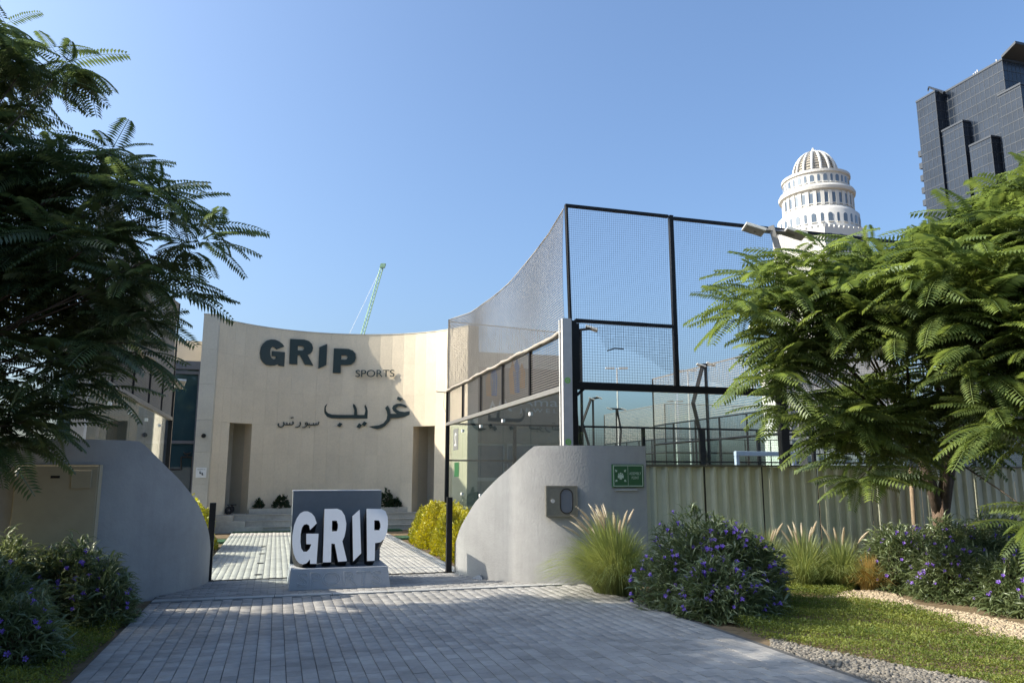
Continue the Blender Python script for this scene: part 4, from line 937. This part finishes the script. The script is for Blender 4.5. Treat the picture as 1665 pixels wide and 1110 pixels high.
def make_tree(label, trunk, lobes, mt, dens=26, flen=(.42, .62), hub=None, limb_m='bark', trunk_r=.11, fork=1.0, seed=1, cover=1.0, name='poinciana_tree', forks=()):
    global rng
    rng = np.random.default_rng(seed); rr = random.Random(seed)
    e = empty(name, trunk, label=label, cat='tree')
    tx, ty = trunk[0], trunk[1]; tm = MB(); hubp = Vector((tx, ty, fork))
    tm.tube([(tx, ty, -.05), (tx+.01, ty, .25), (tx-.02, ty, fork*.6), (tx, ty, fork)], [trunk_r*1.25, trunk_r*1.02, trunk_r*.95, trunk_r*1.15], 10)
    tm.build('trunk', limb_m, e, True)
    pos = []; dirs = []
    lm_ = MB()
    for (fx, fy, fz) in forks:
        lm_.tube([(tx, ty, fork-.35), (tx+fx*.45, ty+fy*.45, fork+fz*.3), (tx+fx, ty+fy, fork+fz)], [trunk_r*.8, trunk_r*.72, trunk_r*.5], 9)
    hubs = [Vector((tx+fx, ty+fy, fork+fz)) for fx, fy, fz in forks] or [hubp]
    for c, r in lobes:
        c = Vector(c); hubp = min(hubs, key=lambda h: (h-c).length); hd = (c-hubp); mid = hubp+hd*.45+Vector((rr.uniform(-.2, .2), rr.uniform(-.2, .2), .25*hd.length*.3))
        pts = [hubp+Vector((0, 0, -.15))]+[hubp*(1-t)**2+mid*2*t*(1-t)+c*t*t for t in (.2, .4, .6, .8, .95)]
        r0 = min(trunk_r*.55, .016+.026*r); lm_.tube(pts, [r0, r0*.85, r0*.65, r0*.5, r0*.35, r0*.18], 6)
        n = max(5, int(dens*r*r*cover))
        P = rng.normal(0, 1, (n, 3)); P /= np.linalg.norm(P, axis=1, keepdims=True); P *= (rng.uniform(.25, 1, (n, 1)))**.5*r*np.array([1, 1, .72])
        for p in P:
            tip = c+Vector(p); k = rr.randint(4, 6); a0_ = rr.uniform(0, 6.28)
            if rr.random() < .15:
                s0 = pts[rr.randint(2, 5)]; lm_.tube([s0, (s0+tip)/2+Vector((0, 0, .08)), tip], [.012, .008, .004], 4)
            ob = math.atan2(p[1], p[0])
            for q_ in range(k):
                az = a0_+q_*6.28/k+rr.uniform(-.4, .4); 
                if rr.random() < .4: az = ob+rr.uniform(-.8, .8)
                pit = rr.uniform(-.45, .45)+.25*p[2]/r
                pos.append(tip); dirs.append((math.cos(az)*math.cos(pit), math.sin(az)*math.cos(pit), math.sin(pit)))
    lm_.build('limbs', 'limb', e, True)
    pos = np.array([tuple(p) for p in pos]); D = np.array(dirs); n = len(pos)
    X, Y, Z = frames(D, rng.normal(0, .3, n)); s = rng.uniform(flen[0], flen[1], n)
    VV, QQ = [], []; off = 0
    for b in range(3):
        sel = np.arange(n) % 3 == b; V, Q = instances(FB[b][0], FB[b][1], pos[sel], X[sel], Y[sel], Z[sel], s[sel]); VV.append(V); QQ.append(Q+off); off += len(V)
    arr_mesh('crown', np.concatenate(VV), np.concatenate(QQ), mt, e)
    return e
RL = [(1262,480,10.0,.52),(1218,498,9.6,.30),(1335,450,10.2,.55),(1425,440,10.4,.66),(1510,440,10,.7),(1595,400,9.8,.62),(1665,345,9.6,.6),(1790,330,9.6,1.15),(1640,430,9.2,.9),(1560,470,9.2,.75),(1480,500,9.4,.7),(1385,500,9.8,.7),(1315,545,9.9,.5),(1275,610,10,.28),(1290,580,10.2,.35),(1345,700,10.4,.30),(1410,715,10.6,.5),(1400,775,10.3,.22),(1500,690,11.2,.65),(1560,640,11.,.6),(1620,560,9,.7),(1655,690,8.8,.38),(1700,850,8.4,.26),(1720,600,9,1.0),(1760,470,9.5,1.2),(1460,490,12.0,1.0),(1560,470,12.4,1.15),(1660,490,12.5,1.3),(1440,640,11.6,.5),(1300,655,10.2,.30),(1370,690,10.2,.32)]
make_tree('green feathery tree with forked brown trunk in front of the sheet fence', (10.35, 10.2, 0), [(onD(x, y, d), r) for x, y, d, r in RL], 'frond', 64, (.44, .86), fork=1.25, trunk_r=.125, seed=3, forks=((-.42, -.05, .85), (.40, -.05, 1.05), (.05, -.3, 1.2)))
LL = [(50,95,8.6,.50),(-30,60,8.8,.55),(110,105,8.5,.26),(-80,120,9,.8),(60,270,8.8,.55),(150,270,8.6,.45),(200,310,8.5,.38),(255,345,8.3,.38),(320,385,8.2,.28),(130,420,8.5,.75),(235,455,8.4,.45),(40,500,8.6,.8),(195,560,8.4,.36),(245,520,8.5,.26),(90,610,8.2,.5),(50,690,8,.36),(-10,700,8,.4),(30,380,9.2,.8),(140,510,9.2,.5),(-80,400,8.6,1.2),(-120,620,8.2,.9),(-150,240,8.2,1.2),(-300,350,7.4,1.4),(-420,250,7.0,1.3),(-550,420,6.8,1.3),(-300,120,7.6,1.1)]
lt = make_tree('dark feathery tree overhanging the beige cabinet wall', (-4.6, 8.9, 0), [(onD(x, y, d*.965), r*.98) for x, y, d, r in LL], 'frond_shaded', 62, (.40, .72), fork=1.7, trunk_r=.14, seed=5)
# neighbouring trees of the same row, outside the picture, whose shade falls on the forecourt
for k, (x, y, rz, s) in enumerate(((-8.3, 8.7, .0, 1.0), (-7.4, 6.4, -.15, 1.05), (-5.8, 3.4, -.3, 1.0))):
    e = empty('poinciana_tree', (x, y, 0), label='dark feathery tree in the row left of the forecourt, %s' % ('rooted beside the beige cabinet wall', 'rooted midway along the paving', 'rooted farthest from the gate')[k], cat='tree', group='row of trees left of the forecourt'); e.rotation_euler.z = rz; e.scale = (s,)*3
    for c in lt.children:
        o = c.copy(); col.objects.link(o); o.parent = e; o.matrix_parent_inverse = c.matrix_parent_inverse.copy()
# stakes beside the trunk
for x, y, h, lean in ((9.72, 10.15, 1.75, .02), (10.62, 10.35, 1.6, -.03)):
    MB().tube([(x, y, 0), (x+lean, y, h*.5), (x+2*lean, y, h)], [.04, .036, .034], 8).build('tree_stake', 'stake', None, True, label='round timber stake beside the forked trunk %s' % ('on its paver side' if lean > 0 else 'against the fence'), cat='stake')

# ---- leaf primitives
def lens(L=1., w=.13, bend=-.25):
    V = np.array([[0, 0, 0], [.45, w, .05], [1, 0, bend], [.45, -w, .05]]); return V*L, np.array([[0, 1, 2, 3]])
def fold_lens(w=.085, bend=-.35):
    V = np.array([[0, 0, 0], [.35, w, .10], [.35, 0, .06], [.35, -w, .10], [.72, w*.6, .02], [.72, 0, -.02], [.72, -w*.6, .02], [1, 0, bend]])
    return V, np.array([[0, 2, 1, 1], [0, 3, 2, 2], [2, 5, 4, 1], [3, 6, 5, 2], [5, 7, 4, 4], [6, 7, 5, 5]])
def tri_only(V, Q):
    T_ = []
    for q in Q:
        if q[2] == q[3]: T_.append(q[:3])
        else: T_ += [[q[0], q[1], q[2]], [q[0], q[2], q[3]]]
    return V, np.array(T_)
LF = tri_only(*fold_lens())
def dome_points(n, c, rx, ry, h, inner=.35):
    t = rng.uniform(0, 2*math.pi, n); u = rng.uniform(-.1, 1, n); rad = np.sqrt(np.maximum(0, 1-np.clip(u, 0, 1)**2.4)); k = rng.uniform(inner, 1, n)**.6
    lump = 1+.10*np.sin(3*t+c[0])+.08*np.sin(5*t+2*c[1])+.07*np.sin(9*u+4*t)
    P = np.stack([c[0]+rx*rad*np.cos(t)*k*lump, c[1]+ry*rad*np.sin(t)*k*lump, c[2]+np.maximum(.02, h*u*(.55+.45*k)*lump)], 1)
    N = np.stack([np.cos(t)*rad, np.sin(t)*rad, .35+u], 1); return P, N
fl = MB()
for k in range(5):
    a = 2*math.pi*k/5; c_, s_ = math.cos(a), math.sin(a); a2 = a+.55; a3 = a-.55
    n0 = len(fl.v); fl.v += [(0, 0, 0), (.012*math.cos(a3), .012*math.sin(a3), .010), (.022*math.cos(a-.4), .022*math.sin(a-.4), .016), (.026*c_, .026*s_, .013), (.022*math.cos(a+.4), .022*math.sin(a+.4), .016), (.012*math.cos(a2), .012*math.sin(a2), .010)]
    fl.f.append(tuple(range(n0, n0+6)))
fl.tube([(0, 0, -.035), (0, 0, .0)], [.004, .009], 5, False); fme = fl.mesh('flower', 'petal')
def ruellia(label, lobes, nl, nf, name='flowering_shrub'):
    c0 = lobes[0][0]; e = empty(name, (c0[0], c0[1], 0), label=label, cat='shrub', group='violet flowering shrubs')
    VV, QQ, off = [], [], 0; sm = MB(); fpos = []
    for (c, rx, ry, h) in lobes:
        n = int(nl*rx*ry*2.2); P, N = dome_points(n, (c[0], c[1], 0), rx, ry, h)
        D = N+rng.normal(0, .75, N.shape); D[:, 2] = np.abs(D[:, 2])*.75; X, Y, Z = frames(D, rng.normal(0, .5, n))
        V, Q = instances(LF[0], LF[1], P, X, Y, Z, rng.uniform(.10, .185, n)); VV.append(V); QQ.append(Q+off); off += len(V)
        # upright shoots that break the outline
        for k in range(int(20*rx*3)):
            p, nn = P[k], N[k]; 
            if p[2] < h*.45: continue
            d = Vector((nn[0]*.4+random.uniform(-.3, .3), nn[1]*.4+random.uniform(-.3, .3), 1)).normalized(); L_ = random.uniform(.10, .24); b0 = Vector(p)
            sm.tube([b0-d*.1, b0+d*L_], [.004, .002], 3, False)
            m_ = 8; PP = np.array([tuple(b0+d*L_*(i/m_)) for i in range(m_) for _ in (0, 1)]); DD = rng.normal(0, 1, (2*m_, 3)); DD[:, 2] = rng.uniform(.2, .9, 2*m_)
            X, Y, Z = frames(DD); V, Q = instances(LF[0], LF[1], PP, X, Y, Z, rng.uniform(.08, .15, 2*m_)); VV.append(V); QQ.append(Q+off); off += len(V)
        for k in range(26):
            a = random.uniform(0, 6.28); q_ = random.uniform(.2, .9); sm.tube([(c[0]+.1*math.cos(a), c[1]+.1*math.sin(a), 0), (c[0]+rx*q_*math.cos(a)*.7, c[1]+ry*q_*math.sin(a)*.7, h*.45), (c[0]+rx*q_*math.cos(a), c[1]+ry*q_*math.sin(a), h*(.9-.4*q_))], [.008, .006, .003], 4, False)
        m = int(nf*1.6*rx*ry/.6); P, N = dome_points(m*3, (c[0], c[1], 0), rx*1.04, ry*1.04, h*1.05, .97); view = np.array([-GH.x, -GH.y, .3])
        sc = N@view; idx = [i for i in range(len(P)) if sc[i] > .1 and P[i, 2] > .12][:m]
        fpos += [(P[i], N[i]) for i in idx]
    arr_mesh('foliage', np.concatenate(VV), np.concatenate(QQ), 'ruel', e); sm.build('stems', 'twig', e, kind='stuff')
    for p, nn in fpos:
        o = link('flower', fme, None, e); o.location = p; o.rotation_euler = (Vector(nn)+Vector((random.uniform(-.5, .5), random.uniform(-.9, .1), random.uniform(-.2, .4)))).to_track_quat('Z', 'Y').to_euler(); o.scale = (random.uniform(.8, 1.25),)*3
    return e
rng = np.random.default_rng(11)
ruellia('rounded violet flowering shrub at the paving edge between two grass clumps', [((5.25, 8.75), .86, .75, 1.0), ((4.98, 8.15), .48, .45, .58), ((5.85, 9.0), .5, .5, .82)], 5200, 78)
ruellia('broad violet flowering shrub under the forked tree trunk', [((8.85, 9.5), .7, .6, .78), ((9.7, 9.3), .8, .7, .85), ((8.85, 8.6), .65, .65, .62), ((10.7, 9.5), .7, .6, .9)], 4300, 40)
ruellia('violet flowering shrub spreading at the gravel edge right of the forked tree', [((8.95, 7.6), .75, .7, .60), ((9.8, 7.9), .8, .7, .75), ((8.75, 6.9), .6, .55, .45)], 4300, 30)
ruellia('shaded violet flowering shrub in front of the beige cabinet', [((-2.15, 10.05), .55, .42, .78), ((-2.9, 10.1), .6, .45, .82), ((-1.75, 9.75), .34, .36, .60)], 5200, 44)
ruellia('shaded violet flowering shrub low at the left paving edge', [((-2.6, 8.6), .65, .6, .72), ((-2.15, 7.9), .45, .5, .50), ((-3.0, 7.6), .7, .7, .75)], 5200, 52)
# fountain grass
def grass_clump(label, c, r, h, nb, npl, mt='blade', lean=(0, 0)):
    e = empty('fountain_grass', (c[0], c[1], 0), label=label, cat='grass', group='fountain grass clumps')
    n = nb; a = rng.uniform(0, 6.28, n); sp = rng.uniform(.03, 1, n)**.8; L = h*rng.uniform(.6, 1.25, n); segs = 5
    V = np.zeros((n, segs*2+1, 3)); dx = np.cos(a)*sp*r+lean[0]; dy = np.sin(a)*sp*r+lean[1]
    bx, by = c[0]+np.cos(a)*r*.42*sp, c[1]+np.sin(a)*r*.42*sp; w = rng.uniform(.0016, .0032, n); px_, py_ = -np.sin(a), np.cos(a)
    ja = rng.uniform(0, 3.14, n); px_, py_ = np.cos(ja), np.sin(ja)
    for k in range(segs+1):
        t = k/segs; x = bx+dx*1.25*t**1.7; y_ = by+dy*1.25*t**1.7; z = L*(t-.78*sp**1.5*t**2.6)
        if k < segs: V[:, 2*k] = np.stack([x-px_*w, y_-py_*w, z], 1); V[:, 2*k+1] = np.stack([x+px_*w, y_+py_*w, z], 1)
        else: V[:, 2*segs] = np.stack([x, y_, z], 1)
    T_ = []
    for k in range(segs-1): T_ += [[2*k, 2*k+1, 2*k+3], [2*k, 2*k+3, 2*k+2]]
    T_.append([2*segs-2, 2*segs-1, 2*segs]); Q = np.array(T_)[None]+(np.arange(n)*(2*segs+1))[:, None, None]
    arr_mesh('blades', V.reshape(-1, 3), Q.reshape(-1, 3), mt, e)
    for k in range(npl):
        aa = random.uniform(0, 6.28); s_ = random.uniform(.25, .95); hh_ = h*random.uniform(1.08, 1.45); d = Vector((math.cos(aa)*s_*r+lean[0]*1.3, math.sin(aa)*s_*r+lean[1]*1.3, 0))
        pts = [Vector((c[0], c[1], 0))+d*(t**1.6)+Z3*(hh_*(t-.12*s_*t**3)) for t in (0, .3, .55, .76)]
        tp = [pts[-1]+(pts[-1]-pts[-2]).normalized()*(.24*t)+d*.10*t*t-Z3*(.02*t*t) for t in (0, .25, .5, .75, 1)]
        st_ = MB().tube(pts, [.0035, .003, .0025, .002], 3, False).build('stalk', mt, e)
        pm_ = MB().tube(tp, [.004, .014, .0155, .012, .003], 6); 
        for i in range(70):
            t = random.random(); j = min(3, int(t*4)); p = tp[j].lerp(tp[j+1], t*4-j); dd = Vector((random.gauss(0, 1), random.gauss(0, 1), random.gauss(.6, .6))).normalized()*.030
            q_ = dd.orthogonal().normalized()*.0013; pm_.poly([p-q_, p+q_, p+dd])
        pm_.build('plume', 'plume', e)
c = gnd(1010, 975); grass_clump('tall fountain grass with pale plumes against the end of the gate wall', (c.x+.10, c.y+.38), .66, 1.0, 3600, 28, lean=(-.14, -.03))
c = gnd(1330, 960); grass_clump('fountain grass with a few plumes behind the rounded shrub', (c.x+.1, c.y+.4), .5, .75, 1700, 7)
c = gnd(1375, 962); grass_clump('fountain grass beside the small dry tuft along the fence', (c.x+.25, c.y+.35), .45, .70, 1500, 6)
c = gnd(1290, 955); grass_clump('fountain grass squeezed between rounded shrub and fence', (c.x-.1, c.y+.5), .45, .75, 1300, 5)
c = gnd(1423, 962); grass_clump('small yellow dry grass tuft beside the gravel', (c.x, c.y+.1), .26, .48, 900, 0, 'bladey')
# golden hedges along the inner path
HL = tri_only(np.array([[0, 0, 0], [.5, .32, .05], [1, 0, 0], [.5, -.32, .05]]), np.array([[0, 1, 2, 3]]))
def hedge(label, boxes, n, mt='hedge', size=(.045, .075), cat='hedge', name='golden_hedge', grp='golden hedges along the inner path'):
    e = empty(name, (boxes[0][0], boxes[0][1], 0), label=label, cat=cat, group=grp); VV, QQ, off = [], [], 0; sm = MB()
    for (x, y, rx, ry, h) in boxes:
        m = int(n*rx*ry*4); P, N = dome_points(m, (x, y, 0), rx, ry, h, .55); D = N+rng.normal(0, .6, N.shape); D[:, 2] += .3
        X, Y, Z = frames(D, rng.uniform(-1.2, 1.2, m)); V, Q = instances(HL[0], HL[1], P, X, Y, Z, rng.uniform(size[0], size[1], m)); VV.append(V); QQ.append(Q+off); off += len(V)
        for k in range(int(40*rx*2)):
            p = Vector(P[k]); 
            if p.z < h*.5: continue
            L_ = random.uniform(.06, .16); PP = np.array([tuple(p+Vector((0, 0, L_*i/5))) for i in range(6) for _ in (0, 1)]); DD = rng.normal(0, 1, (12, 3)); DD[:, 2] = np.abs(DD[:, 2])+.3
            X, Y, Z = frames(DD); V, Q = instances(HL[0], HL[1], PP, X, Y, Z, rng.uniform(size[0], size[1], 12)); VV.append(V); QQ.append(Q+off); off += len(V)
        for k in range(10):
            a = random.uniform(0, 6.28); sm.tube([(x, y, 0), (x+rx*.5*math.cos(a), y+ry*.5*math.sin(a), h*.5), (x+rx*.8*math.cos(a), y+ry*.8*math.sin(a), h*.8)], [.012, .008, .004], 4, False)
    arr_mesh('foliage', np.concatenate(VV), np.concatenate(QQ), mt, e); sm.build('stems', 'twig', e, kind='stuff'); return e
hedge('golden leaved hedge bush at the gate post on the hose cabinet side', [(3.75, 15.1, .55, .6, .72), (3.78, 14.3, .48, .45, .55)], 5200)
hedge('golden leaved hedge bush in the middle of its row by the glass court', [(3.78, 16.5, .58, .75, .88)], 5200)
hedge('golden leaved hedge bush nearest the steps by the glass court', [(3.76, 18.0, .56, .8, .92), (3.74, 19.3, .52, .6, .85)], 5000)
hedge('golden leaved hedge bush at the gate post on the beige cabinet side', [(-1.72, 16.4, .5, .9, .82), (-1.62, 15.2, .38, .5, .5)], 5200)
hedge('golden leaved hedge bush nearest the steps on the blue window side', [(-1.72, 18.6, .52, 1.0, 1.0)], 5200)
for lab, px_, py_, r, h in (('small dark round plant on the stone ledge left of the sign', 457, 828, .22, .30), ('tiny dry plant on the stone ledge', 421, 829, .13, .18), ('dark leafy plant on the stone ledge right of the sign', 627, 824, .24, .42), ('low dark plant on the stone ledge near the right doorway', 641, 828, .22, .2)):
    p = onY(px_, py_, 25.27); P = PLAT+.15; e = hedge(lab, [(p.x, 25.27, r, r*.6, h)], 3200, 'dkleaf', (.06, .11), 'plant', 'ledge_plant', 'plants on the stone ledge'); e.location.z = P
# ground cover lawn and gravel
def inpoly(P, poly):
    x, y = P[:, 0], P[:, 1]; c = np.zeros(len(P), bool); j = len(poly)-1
    for i in range(len(poly)):
        xi, yi = poly[i]; xj, yj = poly[j]; c ^= ((yi > y) != (yj > y)) & (x < (xj-xi)*(y-yi)/(yj-yi+1e-12)+xi); j = i
    return c
def scatter(poly, n):
    a = np.array(poly); P = rng.uniform(a.min(0), a.max(0), (n, 2)); return P[inpoly(P, poly)]
g2 = lambda x, y: tuple(gnd(x, y)[:2])
lawn = [g2(1205, 1025), (5.6, 9.6), (5.9, 10.8), (9.0, 10.8), g2(1400, 957), g2(1352, 972), g2(1433, 985), g2(1493, 994), g2(1611, 1035), g2(1700, 1056), (7.2, 4.2), (5.2, 4.2), g2(1597, 1112), g2(1466, 1086), g2(1383, 1070), g2(1290, 1050), g2(1240, 1041)]
def cover(poly, n, label, hz=.095, name='ground_cover'):
    P2 = scatter(poly, n); m = len(P2); hh_ = hz*(.6+.5*np.sin(P2[:, 0]*3.1)*np.sin(P2[:, 1]*2.7)+.35*np.sin(P2[:, 0]*9+P2[:, 1]*7))
    P = np.stack([P2[:, 0], P2[:, 1], rng.uniform(.0, 1, m)**.6*np.maximum(.02, hh_+.03)], 1); D = rng.normal(0, 1, (m, 3)); D[:, 2] = np.abs(D[:, 2])*.8+.15
    X, Y, Z = frames(D, rng.uniform(-.8, .8, m)); V, Q = instances(HL[0]*np.array([1, .75, 1]), HL[1], P, X, Y, Z, rng.uniform(.014, .034, m))
    arr_mesh(name, V, Q, 'cover', None, label=label, cat='ground cover', kind='stuff')
cover(lawn, 170000, 'low green ground cover between the two gravel strips')
cover([(-3.6, 6.2), (-1.5, 6.2), (-1.5, 9.6), (-2.2, 9.7), (-3.6, 9.6)], 46000, 'low green ground cover along the left paving edge', .09)
ico = bmesh.new(); bmesh.ops.create_icosphere(ico, subdivisions=1, radius=1); IV = np.array([v.co[:] for v in ico.verts]); IQ = np.array([[v.index for v in f.verts] for f in ico.faces]); ico.free()
def gravel(poly, n, mt, label, s=(.012, .028)):
    P2 = scatter(poly, n); m = len(P2); V0 = IV[None]*rng.uniform(.7, 1.25, (m, 12, 1))*rng.uniform(.6, 1.2, (m, 1, 3)); sz = rng.uniform(s[0], s[1], m)
    V = V0*sz[:, None, None]; V[:, :, 2] *= .7; V[:, :, 0] += P2[:, :1]; V[:, :, 1] += P2[:, 1:2]; V[:, :, 2] += rng.uniform(.0, .022, (m, 1))
    Q = IQ[None]+(np.arange(m)*12)[:, None, None]; arr_mesh('gravel', V.reshape(-1, 3), Q.reshape(-1, 3), mt, None, label=label, cat='gravel', kind='stuff')
gravel([g2(1255, 1040), g2(1290, 1048), g2(1383, 1068), g2(1466, 1084), g2(1597, 1110), (5.4, 4.0), (4.53, 4.0), (4.53, 6.6)], 9000, 'gravel_shaded', 'gravel strip coloured as in shade between paving and ground cover')
gravel([g2(1340, 972), g2(1380, 962), g2(1440, 962), g2(1493, 985), g2(1582, 1000), g2(1700, 1025), g2(1700, 1058), g2(1611, 1037), g2(1493, 996), g2(1433, 987)], 16000, 'gravel', 'cream gravel strip winding below the flowering shrubs')
P2 = scatter([g2(945, 968), g2(1010, 962), g2(1130, 1018), g2(1215, 1040), (4.5, 6.8), (4.54, 10.6)], 900); m = len(P2)
D = rng.normal(0, 1, (m, 3)); D[:, 2] *= .15; X, Y, Z = frames(D); V, Q = instances(HL[0]*np.array([1, .6, 1]), HL[1], np.stack([P2[:, 0], P2[:, 1], np.full(m, .012)], 1), X, Y, Z, rng.uniform(.02, .05, m))
arr_mesh('leaf_litter', V, Q, 'straw', None, label='dry brown leaf litter along the right paving edge', cat='leaf litter', kind='stuff')
# fallen leaves on paving
P2 = np.stack([rng.uniform(FX0, FX1, 60), rng.uniform(5.5, 10.5, 60)], 1); P2 = P2[(P2[:, 0] < -.7) | (rng.random(60) < .25) | (P2[:, 0] > 4.1)]; m = len(P2)
D = rng.normal(0, 1, (m, 3)); D[:, 2] *= .1; X, Y, Z = frames(D); V, Q = instances(HL[0]*np.array([1, .6, 1]), HL[1], np.stack([P2[:, 0], P2[:, 1], np.full(m, .058)], 1), X, Y, Z, rng.uniform(.015, .035, m))
arr_mesh('fallen_leaves', V, Q, 'straw', None, label='scattered brown fallen leaves on the forecourt paving', cat='leaves', kind='stuff')
bpy.context.view_layer.update()
